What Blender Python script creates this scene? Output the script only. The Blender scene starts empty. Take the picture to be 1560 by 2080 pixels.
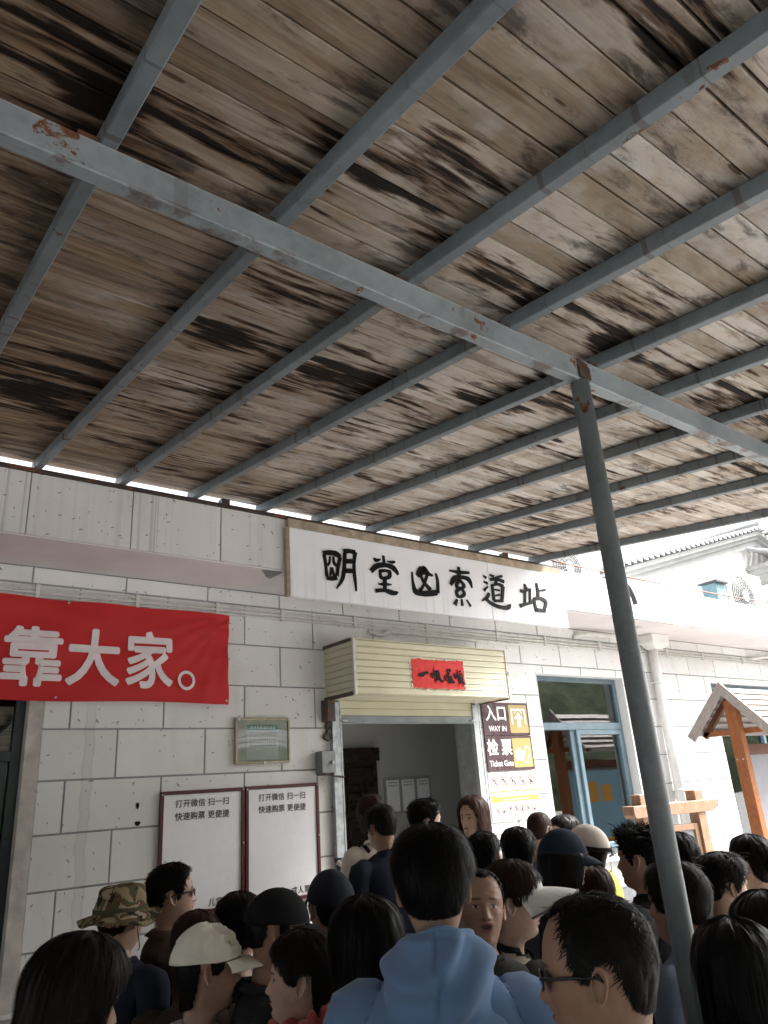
import bpy, bmesh, math, random
import numpy as np
from mathutils import Vector, Matrix, noise as mnoise
random.seed(7)
rng = np.random.default_rng(11)
S = bpy.context.scene
COL = S.collection
R = math.radians

# ------------------------------------------------------------------ camera
def make_camera():
    yaw, pit, rol = 0.676472510, 0.362330658, -0.0695919449
    f = Vector((math.sin(yaw)*math.cos(pit), math.cos(yaw)*math.cos(pit), math.sin(pit)))
    r = Vector((math.cos(yaw), -math.sin(yaw), 0)); u = r.cross(f)
    c, s = math.cos(rol), math.sin(rol)
    r2 = c*r + s*u; u2 = -s*r + c*u
    cd = bpy.data.cameras.new('camera'); co = bpy.data.objects.new('camera', cd); COL.objects.link(co)
    m = Matrix((r2, u2, -f)).transposed().to_4x4(); m.translation = Vector((0, 0, 1.88))
    co.matrix_world = m
    cd.sensor_fit = 'VERTICAL'; cd.sensor_height = 36.0; cd.lens = 1501.42/2080*36
    cd.clip_start = 0.05; cd.clip_end = 2000
    S.camera = co
make_camera()
# ------------------------------------------------------------------ world, sun, exposure
SUN_EL, SUN_AZ = 50, 120          # azimuth measured from +Y clockwise towards +X: behind and to the right of the viewer
W = bpy.data.worlds.new('World'); S.world = W; W.use_nodes = True
nt = W.node_tree
bg = nt.nodes['Background']; sky = nt.nodes.new('ShaderNodeTexSky'); sky.sky_type = 'NISHITA'
sky.sun_disc = False; sky.sun_elevation = R(SUN_EL); sky.sun_rotation = R(SUN_AZ)
sky.air_density = 1.0; sky.dust_density = 6.0; sky.ozone_density = 0.6
hs = nt.nodes.new('ShaderNodeHueSaturation'); hs.inputs['Saturation'].default_value = 0.25
nt.links.new(sky.outputs[0], hs.inputs['Color']); nt.links.new(hs.outputs[0], bg.inputs['Color'])
bg.inputs['Strength'].default_value = 0.15
ld = bpy.data.lights.new('sun', 'SUN'); ld.energy = 3.8; ld.angle = R(18); ld.color = (1, .98, .95)
sun = bpy.data.objects.new('sun', ld); COL.objects.link(sun)
sd = Vector((math.sin(R(SUN_AZ))*math.cos(R(SUN_EL)), math.cos(R(SUN_AZ))*math.cos(R(SUN_EL)), math.sin(R(SUN_EL))))
sun.rotation_euler = sd.to_track_quat('Z', 'Y').to_euler(); sun.location = (8, -12, 20)
S.view_settings.view_transform = 'Standard'; S.view_settings.look = 'None'
S.view_settings.gamma = 1; S.view_settings.use_curve_mapping = False
S.view_settings.exposure = 2.22

# ------------------------------------------------------------------ node helper
class N:
    def __init__(s, name, rough=.6, spec=.4, metal=0.0):
        s.m = bpy.data.materials.new(name); s.m.use_nodes = True; s.t = s.m.node_tree
        s.b = s.t.nodes['Principled BSDF']
        s.b.inputs['Roughness'].default_value = rough
        s.b.inputs['Specular IOR Level'].default_value = spec
        s.b.inputs['Metallic'].default_value = metal
        s._pos = None
    def n(s, typ, **kw):
        x = s.t.nodes.new(typ)
        for k, v in kw.items(): setattr(x, k, v)
        return x
    def put(s, sock, v):
        if hasattr(v, 'links') or hasattr(v, 'is_linked'): s.t.links.new(v, sock)
        else:
            if isinstance(v, (tuple, list)) and len(v) == 3 and sock.type == 'RGBA': v = (*v, 1)
            sock.default_value = v
    def pos(s):
        if s._pos is None: s._pos = s.n('ShaderNodeNewGeometry').outputs['Position']
        return s._pos
    def obj(s): return s.n('ShaderNodeTexCoord').outputs['Object']
    def attr(s, name): return s.n('ShaderNodeAttribute', attribute_name=name).outputs['Vector']
    def rand(s): return s.n('ShaderNodeObjectInfo').outputs['Random']
    def map(s, v, scale=(1, 1, 1), loc=(0, 0, 0), rot=(0, 0, 0)):
        x = s.n('ShaderNodeMapping'); s.put(x.inputs['Vector'], v)
        x.inputs['Scale'].default_value = scale; x.inputs['Rotation'].default_value = rot
        s.put(x.inputs['Location'], loc)
        return x.outputs[0]
    def noise(s, v, scale=5, detail=4, rough=.55, dist=0.0, w=None):
        x = s.n('ShaderNodeTexNoise'); s.put(x.inputs['Vector'], v)
        if w is not None:
            x.noise_dimensions = '4D'; s.put(x.inputs['W'], w)
        x.inputs['Scale'].default_value = scale; x.inputs['Detail'].default_value = detail
        x.inputs['Roughness'].default_value = rough; x.inputs['Distortion'].default_value = dist
        return x.outputs['Fac']
    def voro(s, v, scale=5, out='Distance', feature='F1'):
        x = s.n('ShaderNodeTexVoronoi', feature=feature); s.put(x.inputs['Vector'], v); x.inputs['Scale'].default_value = scale
        return x.outputs[out]
    def math(s, op, a, b=0.0, c=0.0):
        x = s.n('ShaderNodeMath', operation=op)
        s.put(x.inputs[0], a); s.put(x.inputs[1], b); s.put(x.inputs[2], c)
        return x.outputs[0]
    def step(s, v, lo, hi, a=0.0, b=1.0):
        x = s.n('ShaderNodeMapRange', interpolation_type='SMOOTHSTEP'); s.put(x.inputs['Value'], v)
        x.inputs['From Min'].default_value = lo; x.inputs['From Max'].default_value = hi
        x.inputs['To Min'].default_value = a; x.inputs['To Max'].default_value = b
        return x.outputs[0]
    def ramp(s, v, stops, interp='LINEAR'):
        x = s.n('ShaderNodeValToRGB'); s.put(x.inputs[0], v); cr = x.color_ramp; cr.interpolation = interp
        while len(cr.elements) < len(stops): cr.elements.new(.5)
        for e, (p, c) in zip(cr.elements, stops): e.position = p; e.color = (*c, 1)
        return x.outputs[0]
    def mix(s, f, a, b, mode='MIX'):
        x = s.n('ShaderNodeMix', data_type='RGBA', blend_type=mode)
        s.put(x.inputs['Factor'], f); s.put(x.inputs[6], a); s.put(x.inputs[7], b)
        return x.outputs[2]
    def xyz(s, v):
        x = s.n('ShaderNodeSeparateXYZ'); s.put(x.inputs[0], v); return x.outputs
    def base(s, v): s.put(s.b.inputs['Base Color'], v); return s
    def rough(s, v): s.put(s.b.inputs['Roughness'], v); return s
    def bump(s, h, strength=.3, dist=.01):
        x = s.n('ShaderNodeBump'); s.put(x.inputs['Height'], h)
        x.inputs['Strength'].default_value = strength; x.inputs['Distance'].default_value = dist
        s.t.links.new(x.outputs[0], s.b.inputs['Normal']); return s

def simple(name, col, rough=.6, spec=.4, metal=0.0, var=.18, scale=14, bump=.12, bscale=90, bdist=.002, space='obj'):
    k = N(name, rough, spec, metal); v = k.obj() if space == 'obj' else k.pos()
    a = k.noise(v, scale, 5)
    lo = tuple(c*(1-var) for c in col); hi = tuple(min(1, c*(1+var)) for c in col)
    k.base(k.ramp(a, [(.3, lo), (.7, hi)]))
    k.rough(k.step(k.noise(v, scale*.6, 3), .3, .7, max(.03, rough-.08), min(1, rough+.08)))
    if bump: k.bump(k.noise(v, bscale, 4), bump, bdist)
    return k.m

# ------------------------------------------------------------------ object helpers
def empty(name, loc=(0, 0, 0), rz=0.0):
    o = bpy.data.objects.new(name, None); COL.objects.link(o); o.location = loc; o.rotation_euler = (0, 0, rz); o.empty_display_size = .1
    return o
def tag(o, label=None, cat=None, group=None, kind=None):
    if label: o['label'] = label
    if cat: o['category'] = cat
    if group: o['group'] = group
    if kind: o['kind'] = kind
    return o
def thing(name, label, cat, loc=(0, 0, 0), rz=0.0, group=None):
    return tag(empty(name, loc, rz), label, cat, group)
def link(name, me, mat=None, parent=None, loc=None, rot=None):
    o = bpy.data.objects.new(name, me); COL.objects.link(o)
    if mat and not me.materials: me.materials.append(mat)
    if parent: o.parent = parent
    if loc is not None: o.location = loc
    if rot is not None: o.rotation_euler = rot
    return o
class MB:
    def __init__(s): s.v = []; s.f = []; s.sm = []; s.mi = []
    def add(s, vs, fs, smooth=False, mi=0):
        b = len(s.v); s.v += [tuple(p) for p in vs]; s.f += [tuple(b+i for i in f) for f in fs]
        s.sm += [smooth]*len(fs); s.mi += [mi]*len(fs)
        return s
    def box(s, x0, x1, y0, y1, z0, z1, mi=0):
        vs = [(x, y, z) for z in (z0, z1) for y in (y0, y1) for x in (x0, x1)]
        return s.add(vs, [(0, 2, 3, 1), (4, 5, 7, 6), (0, 1, 5, 4), (2, 6, 7, 3), (0, 4, 6, 2), (1, 3, 7, 5)], False, mi)
    def obox(s, M_, sx, sy, sz, mi=0):
        vs = [M_ @ Vector((x*sx/2, y*sy/2, z*sz/2)) for z in (-1, 1) for y in (-1, 1) for x in (-1, 1)]
        return s.add(vs, [(0, 2, 3, 1), (4, 5, 7, 6), (0, 1, 5, 4), (2, 6, 7, 3), (0, 4, 6, 2), (1, 3, 7, 5)], False, mi)
    def tube(s, pts, r, n=10, cap=True, mi=0):
        pts = [Vector(p) for p in pts]; k = len(pts)
        rs = r if isinstance(r, (list, tuple)) else [r]*k
        vs = []; up = None
        for i, p in enumerate(pts):
            t = (pts[min(i+1, k-1)]-pts[max(i-1, 0)]).normalized()
            if up is None: up = Vector((0, 0, 1)) if abs(t.z) < .9 else Vector((1, 0, 0))
            a = t.cross(up).normalized(); b = a.cross(t).normalized(); up = b
            for j in range(n):
                w = 2*math.pi*j/n; vs.append(p + (a*math.cos(w)+b*math.sin(w))*rs[i])
        fs = [(i*n+j, i*n+(j+1) % n, (i+1)*n+(j+1) % n, (i+1)*n+j) for i in range(k-1) for j in range(n)]
        s.add(vs, fs, True, mi)
        if cap:
            b0 = len(s.v)-len(vs)
            s.f += [tuple(b0+j for j in reversed(range(n))), tuple(b0+(k-1)*n+j for j in range(n))]; s.sm += [False]*2; s.mi += [mi]*2
        return s
    def prism(s, poly, y0, y1, mi=0):          # poly of (x,z), extruded along y
        n = len(poly)
        vs = [(x, y0, z) for x, z in poly]+[(x, y1, z) for x, z in poly]
        return s.add(vs, [tuple(range(n)), tuple(reversed(range(n, 2*n)))]+[(i+n, (i+1) % n+n, (i+1) % n, i) for i in range(n)], False, mi)
    def mesh(s, name):
        me = bpy.data.meshes.new(name); me.from_pydata(s.v, [], s.f)
        me.polygons.foreach_set('use_smooth', s.sm); me.polygons.foreach_set('material_index', s.mi); me.update(); return me
    def build(s, name, mat, parent=None, bevel=0.0, loc=None, rot=None, mats=None):
        me = s.mesh(name)
        if bevel:
            bm = bmesh.new(); bm.from_mesh(me); bmesh.ops.remove_doubles(bm, verts=bm.verts, dist=1e-5)
            es = [e for e in bm.edges if len(e.link_faces) == 2 and e.calc_face_angle(0) > .6]
            bmesh.ops.bevel(bm, geom=es, offset=bevel, segments=2 if bevel > .004 else 1, affect='EDGES', profile=.6, clamp_overlap=True)
            bm.to_mesh(me); bm.free()
        if mats:
            for m in mats: me.materials.append(m)
        return link(name, me, mat, parent, loc, rot)
def text_mesh(body, size, weight=0.0, extrude=.001, sx=1.0, shear=0.0, align='CENTER', spacing=1.0, line=1.0):
    cu = bpy.data.curves.new('txt', 'FONT'); cu.body = body; cu.size = size; cu.offset = weight; cu.extrude = extrude
    cu.align_x = align; cu.align_y = 'CENTER'; cu.shear = shear; cu.space_character = spacing; cu.space_line = line; cu.resolution_u = 4
    o = bpy.data.objects.new('txt', cu); COL.objects.link(o)
    dg = bpy.context.evaluated_depsgraph_get(); dg.update()
    me = bpy.data.meshes.new_from_object(o.evaluated_get(dg)); me.name = 'lettering'
    bpy.data.objects.remove(o); bpy.data.curves.remove(cu)
    if sx != 1.0: me.transform(Matrix.Scale(sx, 4, (1, 0, 0)))
    return me
def bold_mesh(body, size, w, extrude=.0005, **kw):
    """heavier lettering: the glyph outlines stacked with small offsets, each a hair behind the last"""
    base = text_mesh(body, size, 0, extrude, **kw); bm = bmesh.new()
    for i, (a, b) in enumerate(((0, 0), (1, 0), (-1, 0), (0, 1), (0, -1), (.7, .7), (-.7, .7), (.7, -.7), (-.7, -.7))):
        m = base.copy(); m.transform(Matrix.Translation((a*w, b*w, -.00006*i))); bm.from_mesh(m); bpy.data.meshes.remove(m)
    bm.to_mesh(base); bm.free(); return base
def text(name, body, size, mat, parent, loc, **kw):      # stands upright, read from -Y
    w = kw.pop('weight', 0); me = bold_mesh(body, size, w, **kw) if w else text_mesh(body, size, **kw); me.materials.clear()
    return link(name, me, mat, parent, loc, (math.pi/2, 0, 0))
SIGN_STROKES = [[[(2.8893,3.5655,0.029,0.0256),(2.9514,3.5743,0.0441,0.0387),(3.0028,3.5751,0.0446,0.039),(3.05,3.5559,0.0263,0.0228)],[(2.9032,3.5515,0.0254,0.0224),(2.914,3.4706,0.0217,0.019),(2.9176,3.3895,0.0252,0.022)],[(3.0461,3.5521,0.0262,0.0228),(3.0237,3.4786,0.026,0.0225),(3.0087,3.4006,0.0258,0.0222)],[(2.9134,3.3766,0.0324,0.0282),(2.9565,3.3755,0.0363,0.0314),(3.008,3.3879,0.0331,0.0285)],[(2.9537,3.5458,0.0147,0.0129),(2.9479,3.5004,0.0146,0.0128),(2.9285,3.4725,0.0145,0.0127)],[(2.9832,3.5499,0.0163,0.0142),(2.988,3.4994,0.0184,0.016),(3.0127,3.4803,0.0185,0.016)],[(2.9466,3.3943,0.0145,0.0126),(2.9643,3.4613,0.0176,0.0153)],[(2.9643,3.4613,0.0176,0.0153),(2.985,3.3946,0.0146,0.0126)],[(3.0748,3.5983,0.0378,0.0328),(3.1246,3.6119,0.0383,0.033),(3.1857,3.6108,0.0388,0.0332)],[(3.0894,3.5906,0.0303,0.0263),(3.0816,3.5182,0.0302,0.026),(3.0738,3.4466,0.03,0.0257),(3.0513,3.3741,0.0223,0.0191),(3.0001,3.3044,0.0058,0.005)],[(3.1857,3.6108,0.031,0.0266),(3.1714,3.5302,0.0231,0.0197),(3.1677,3.4455,0.0268,0.0227),(3.1743,3.3693,0.0191,0.0161),(3.1776,3.3029,0.0091,0.0077)],[(3.0857,3.5252,0.0377,0.0325),(3.1734,3.537,0.0385,0.0329)],[(3.0778,3.4503,0.0413,0.0354),(3.1685,3.4585,0.0383,0.0325)]],[[(3.4593,3.6225,0.0206,0.0171),(3.4614,3.5487,0.0262,0.0217)],[(3.3625,3.589,0.0097,0.0081),(3.3869,3.5736,0.0307,0.0257),(3.4282,3.5879,0.0082,0.0068)],[(3.4925,3.5797,0.0083,0.0068),(3.5416,3.5782,0.0292,0.024),(3.5739,3.5872,0.0126,0.0103)],[(3.328,3.4752,0.0278,0.0232),(3.3832,3.5251,0.0402,0.0335),(3.4652,3.5458,0.0451,0.0373),(3.5381,3.5385,0.0416,0.0341),(3.5768,3.5096,0.0293,0.0239),(3.595,3.4815,0.0151,0.0123)],[(3.4124,3.4904,0.0307,0.0255),(3.4777,3.5006,0.0262,0.0216),(3.5111,3.4914,0.0297,0.0244),(3.5021,3.4535,0.0296,0.0242),(3.4563,3.4381,0.0293,0.0241),(3.4228,3.4407,0.0275,0.0227),(3.4169,3.4664,0.0242,0.02),(3.4169,3.4962,0.0243,0.0201)],[(3.4561,3.4348,0.0366,0.0301),(3.4563,3.3886,0.0324,0.0266),(3.4478,3.3353,0.0282,0.0231)],[(3.3944,3.3829,0.012,0.0099),(3.4603,3.3891,0.0284,0.0232),(3.5188,3.3924,0.0131,0.0107)],[(3.3584,3.3256,0.0332,0.0274),(3.4481,3.3386,0.0363,0.0297),(3.5358,3.3263,0.0452,0.0365),(3.5793,3.3376,0.0116,0.0093)]],[[(3.7423,3.5235,0.0156,0.0125),(3.7432,3.4484,0.0207,0.0165),(3.7527,3.3749,0.0388,0.0307)],[(3.7487,3.3779,0.0344,0.0273),(3.7725,3.3602,0.0475,0.0376),(3.8233,3.3541,0.0576,0.0453),(3.9114,3.3634,0.0587,0.0457),(3.9931,3.3803,0.0525,0.0406)],[(4.0013,3.3743,0.0326,0.0252),(4.0114,3.4797,0.0274,0.0213),(3.9976,3.5447,0.0128,0.01)],[(3.795,3.4922,0.0263,0.0209),(3.8299,3.5344,0.0583,0.0464),(3.8596,3.5659,0.0534,0.0424),(3.8641,3.591,0.0107,0.0085)],[(3.8604,3.566,0.0534,0.0424),(3.888,3.5451,0.0537,0.0424),(3.9215,3.5283,0.0324,0.0255),(3.9605,3.5191,0.0181,0.0142)],[(3.832,3.5139,0.0194,0.0154),(3.8451,3.4741,0.0212,0.0167),(3.8678,3.4423,0.023,0.0181),(3.9237,3.3935,0.0339,0.0264)],[(3.9054,3.5263,0.0233,0.0184),(3.8746,3.4637,0.0213,0.0168),(3.8375,3.4046,0.0193,0.0152),(3.8083,3.3742,0.0331,0.0261)],[(3.8332,3.5244,0.023,0.0182),(3.8696,3.5379,0.0267,0.0212),(3.9054,3.5263,0.0233,0.0184)]],[[(4.2683,3.6331,0.0313,0.024),(4.2593,3.5307,0.0373,0.0284)],[(4.1538,3.5874,0.0183,0.0141),(4.267,3.586,0.0395,0.0302),(4.3875,3.597,0.0266,0.0201)],[(4.1543,3.4609,0.0202,0.0155),(4.1965,3.5155,0.0429,0.0328),(4.2661,3.5431,0.0477,0.0363),(4.3534,3.5418,0.0422,0.0318),(4.3858,3.5144,0.0318,0.0239),(4.4023,3.464,0.0106,0.0079)],[(4.2625,3.5171,0.0207,0.0157),(4.2199,3.4645,0.0287,0.0218),(4.2575,3.4441,0.0268,0.0203),(4.3092,3.4707,0.0292,0.022),(4.2673,3.5146,0.0207,0.0157)],[(4.2569,3.4395,0.0227,0.0171),(4.2181,3.4146,0.0286,0.0216),(4.2185,3.3804,0.0285,0.0216),(4.2523,3.3703,0.0287,0.0216),(4.2997,3.3965,0.029,0.0218),(4.2908,3.4278,0.0228,0.0172),(4.2569,3.4395,0.0227,0.0171)],[(4.2114,3.3434,0.0183,0.0138),(4.1798,3.2936,0.0302,0.0228)],[(4.2648,3.351,0.0144,0.0108),(4.2647,3.2927,0.0245,0.0183)],[(4.321,3.3529,0.0083,0.0062),(4.3612,3.2981,0.0167,0.0124)]],[[(4.5533,3.5911,0.011,0.0082),(4.5899,3.5763,0.0265,0.0196)],[(4.5516,3.5391,0.0131,0.0097),(4.597,3.526,0.0287,0.0211)],[(4.5969,3.499,0.011,0.0081),(4.5428,3.4566,0.024,0.0176)],[(4.5993,3.4398,0.0198,0.0145),(4.5748,3.4018,0.0284,0.0207),(4.5077,3.3622,0.0129,0.0095)],[(4.5559,3.3842,0.0239,0.0175),(4.6095,3.3504,0.0307,0.0223),(4.7036,3.328,0.0446,0.032),(4.8091,3.33,0.05,0.0355),(4.8565,3.3624,0.0138,0.0098)],[(4.6355,3.6092,0.0156,0.0115),(4.6858,3.6007,0.0271,0.0198)],[(4.7068,3.5935,0.0158,0.0116),(4.7932,3.6153,0.0276,0.0201)],[(4.6312,3.5628,0.029,0.0213),(4.7135,3.5806,0.0362,0.0264),(4.8092,3.565,0.0345,0.025)],[(4.7139,3.5701,0.0249,0.0182),(4.6961,3.5301,0.027,0.0197)],[(4.6511,3.517,0.029,0.0212),(4.652,3.3782,0.0288,0.0208)],[(4.7867,3.5202,0.0343,0.0248),(4.7498,3.3784,0.0293,0.021)],[(4.6448,3.5123,0.0223,0.0163),(4.7277,3.5337,0.0317,0.023),(4.7899,3.5189,0.032,0.0231)],[(4.6495,3.3763,0.031,0.0224),(4.7553,3.3845,0.0339,0.0243)],[(4.6744,3.4796,0.0179,0.013),(4.737,3.4776,0.0226,0.0163)],[(4.6647,3.4213,0.0178,0.0129),(4.7312,3.4378,0.0225,0.0163)]],[[(5.0768,3.5759,0.0169,0.0119),(5.0922,3.5335,0.0363,0.0255)],[(5.0106,3.5122,0.0214,0.0151),(5.0416,3.5032,0.0359,0.0253),(5.1172,3.5279,0.0316,0.0221),(5.1558,3.5238,0.0416,0.029)],[(5.0716,3.5064,0.0313,0.022),(5.0487,3.3768,0.0262,0.0183)],[(5.1391,3.5178,0.0268,0.0187),(5.1215,3.4002,0.0266,0.0184)],[(4.9797,3.3621,0.0423,0.0296),(5.0658,3.3866,0.0311,0.0216),(5.1455,3.4075,0.0267,0.0185)],[(5.2444,3.6035,0.025,0.0174),(5.2517,3.5384,0.0324,0.0224),(5.2423,3.4578,0.0371,0.0256)],[(5.2627,3.5329,0.0224,0.0155),(5.3629,3.553,0.028,0.0192)],[(5.1631,3.4472,0.0244,0.0169),(5.1796,3.4224,0.0342,0.0236),(5.1935,3.3265,0.0317,0.0217)],[(5.1786,3.4472,0.0367,0.0254),(5.2719,3.4599,0.0473,0.0325),(5.3505,3.4376,0.0378,0.0258)],[(5.3492,3.4375,0.0353,0.024),(5.2936,3.3322,0.0323,0.0219)],[(5.1913,3.3452,0.0537,0.0368),(5.3034,3.3497,0.0498,0.0338)]]]
# ================================================================== materials of the place
SPOTS = [(1.17, 1.10, .24, .20, .16), (1.62, 1.36, .16, .10, .13), (2.75, 1.32, .22, .16, .13), (.35, 3.0, .55, .55, .085), (.85, 3.15, .40, .45, .075), (1.15, 1.75, .25, .20, .09), (1.05, 2.25, .22, .3, .10), (2.45, 1.42, .18, .16, .12), (1.72, 2.5, .3, .35, .08), (.1, 1.2, .3, .25, .07)]
def m_plank():
    k = N('weathered_plank', .8, .2); p = k.pos(); r = k.rand(); xs = k.xyz(p)
    mul, fr_, mad = (lambda a, c: k.math('MULTIPLY', a, c)), (lambda a: k.math('FRACT', a)), (lambda a, c: k.math('ADD', a, c))
    r2 = fr_(mul(r, 17.3)); r3 = fr_(mul(r, 41.7)); sh = mul(r, 37.0)
    off = k.n('ShaderNodeCombineXYZ'); k.put(off.inputs[0], sh); k.put(off.inputs[2], sh)
    add = k.n('ShaderNodeVectorMath', operation='ADD'); k.put(add.inputs[0], k.map(p, (1, 1, 0))); k.put(add.inputs[1], off.outputs[0]); q = add.outputs[0]
    grain = k.noise(k.map(q, (3.0, 110, 1)), 1.0, 6, .7, .4); streak = k.noise(k.map(q, (1.6, 34, 1), (5, 2, 0)), 1.0, 5, .62, .3)
    cloud = k.noise(k.map(q, (5, 11, 1), (1, 8, 0)), 1.0, 6, .62, .5); cloud2 = k.noise(k.map(q, (9, 16, 1), (7, 3, 0)), 1.0, 7, .66, .4)
    # silvered boards: pale, mottled, faint grain
    tone = mad(mul(cloud, .55), mad(mul(grain, .22), mul(r, .34)))
    pale = k.ramp(tone, [(.34, (.29, .235, .18)), (.50, (.46, .395, .33)), (.64, (.58, .52, .455)), (.80, (.68, .635, .58))])
    pale = k.mix(mul(k.step(cloud2, .50, .66), .55), pale, (.345, .245, .155))
    pale = k.mix(mul(k.step(k.noise(k.map(p, (2.2, 2.6, 0)), 1.4, 5, .6, .5), .50, .66), .5), pale, (.57, .56, .545))
    # stained boards: brown and streaky, also carrying painted shade
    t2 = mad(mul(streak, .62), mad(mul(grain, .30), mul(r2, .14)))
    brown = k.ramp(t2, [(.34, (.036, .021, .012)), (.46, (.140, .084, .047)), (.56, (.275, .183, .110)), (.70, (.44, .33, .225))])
    warm = mul(k.step(k.math('SUBTRACT', xs[0], mul(xs[1], .40)), 1.75, -.75), k.step(k.noise(k.map(p, (.9, 3.5, 0)), 1.5, 4, .6, .6), .24, .52))  # grows leftwards: brown weathering plus the canopy's darker end put into the colour
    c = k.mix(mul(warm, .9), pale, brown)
    c = k.mix(mul(k.step(k.noise(k.map(q, (1.7, 15, 1), (3, 1, 0)), 1.0, 4, .55, .5), .58, .70), .55), c, (.155, .085, .043))
    # damp gathers on one side of every rafter
    bay = fr_(mul(mad(xs[0], -.40), 1.99)); damp = mad(k.step(bay, .50, 1.0, 0, .085), k.step(bay, .22, .0, 0, .04))
    soft = mad(mad(k.noise(k.map(q, (4.2, 13, 1), (2, 9, 0)), 1.0, 6, .66, .4), damp), mul(r3, .05))
    c = k.mix(mul(k.step(soft, .57, .74), .82), c, k.ramp(grain, [(.3, (.030, .025, .023)), (.7, (.085, .072, .064))]))
    # black water marks in their own places, run along the boards; brown halo, black heart
    mo = mad(mad(k.noise(k.map(q, (2.2, 19, 1), (9, 4, 0)), 1.0, 5, .6, .2), mul(damp, .55)), k.step(k.noise(k.map(p, (.8, 1.5, 0), (2, 7, 0)), 1.4, 3, .5), .38, .66, -.13, .085))
    for sx_, sy_, rx_, ry_, am in SPOTS:
        e = mad(k.math('POWER', k.math('DIVIDE', mad(xs[0], -sx_), rx_), 2.0), k.math('POWER', k.math('DIVIDE', mad(xs[1], -sy_), ry_), 2.0))
        mo = mad(mo, mul(k.step(e, 1.6, .1, 0, am*1.15), mad(mul(r2, 1.35), .20)))
    c = k.mix(mul(k.step(mo, .53, .62), .80), c, k.ramp(grain, [(.3, (.060, .030, .014)), (.7, (.150, .085, .045))]))
    c = k.mix(mul(k.step(mo, .595, .67), .95), c, (.0085, .0065, .0055))
    # mildew specks
    sp = mad(k.voro(k.map(q, (1, 1.7, 1)), 70), mul(k.noise(q, 240, 2), .25)); gate = mul(k.step(sp, .36, .24), k.step(k.noise(k.map(q, (4, 9, 1), (4, 4, 0)), 1.0, 5, .65), .57, .66))
    c = k.mix(mul(gate, .55), c, (.05, .043, .038))
    # knots
    kv = k.map(q, (1.8, 9.5, 1)); kd = k.voro(kv, 1.0); gt = k.step(k.xyz(k.voro(kv, 1.0, 'Color'))[0], .62, .64); kn = mad(kd, mul(mad(grain, -.5), .05))
    ringn = k.math('SINE', mul(kn, 150.0)); c = k.mix(mul(mul(mul(k.step(kn, .20, .10), gt), k.step(ringn, -.4, .6)), .35), c, (.10, .065, .04))
    c = k.mix(mul(mul(k.step(kn, .085, .05), gt), .85), c, (.060, .036, .020))
    k.base(c).rough(k.step(grain, .3, .7, .7, .9)); k.bump(mad(grain, mul(cloud, .4)), .4, .003)
    return k.m
def m_steel(name='grey_blue_paint', col=(.165, .192, .205), rust=.605, drip=True, edge=None):
    k = N(name, .5, .45); p = k.pos()
    n1 = k.noise(p, 3.5, 6, .62); n2 = k.noise(p, 26, 5, .6)
    c = k.ramp(k.math('ADD', k.math('MULTIPLY', n1, .6), k.math('MULTIPLY', n2, .4)), [(.32, tuple(x*.68 for x in col)), (.5, col), (.7, tuple(x*1.25 for x in col))])
    if drip:
        d = k.step(k.noise(k.map(p, (9, 9, .8)), 1.0, 3, .5), .63, .68)
        d2 = k.step(k.noise(k.map(p, (.4, 26, .2)), 1.0, 2, .5), .62, .66)
        c = k.mix(k.math('MULTIPLY', k.math('MAXIMUM', k.math('MULTIPLY', d, .5), d2), .6), c, (.075, .055, .045))
    if edge:      # rust creeping along the bottom arris, weld crust along the top
        zr = k.math('SUBTRACT', k.xyz(p)[2], edge); en = k.noise(k.map(p, (7, 7, 30)), 1.0, 5, .65)
        c = k.mix(k.math('MULTIPLY', k.math('MULTIPLY', k.step(zr, .014, .001), k.step(en, .50, .62)), .75), c, (.085, .042, .030))
        c = k.mix(k.math('MULTIPLY', k.math('MULTIPLY', k.step(zr, .088, .097), k.step(k.noise(k.map(p, (40, 1, 60)), 1.0, 3), .42, .56)), .7), c, (.42, .40, .37))
    rs = k.step(k.math('ADD', k.math('MULTIPLY', k.noise(p, 5.5, 8, .7, .4), .75), k.math('MULTIPLY', n2, .25)), rust, rust+.035)
    c = k.mix(rs, c, k.ramp(k.noise(p, 60, 4), [(.3, (.055, .022, .012)), (.7, (.22, .085, .035))]))
    k.base(c).rough(k.math('ADD', k.step(n2, .3, .7, .38, .58), k.math('MULTIPLY', rs, .3)))
    k.bump(k.math('ADD', k.math('MULTIPLY', n2, .5), k.math('MULTIPLY', rs, .8)), .2, .003)
    return k.m
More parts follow.
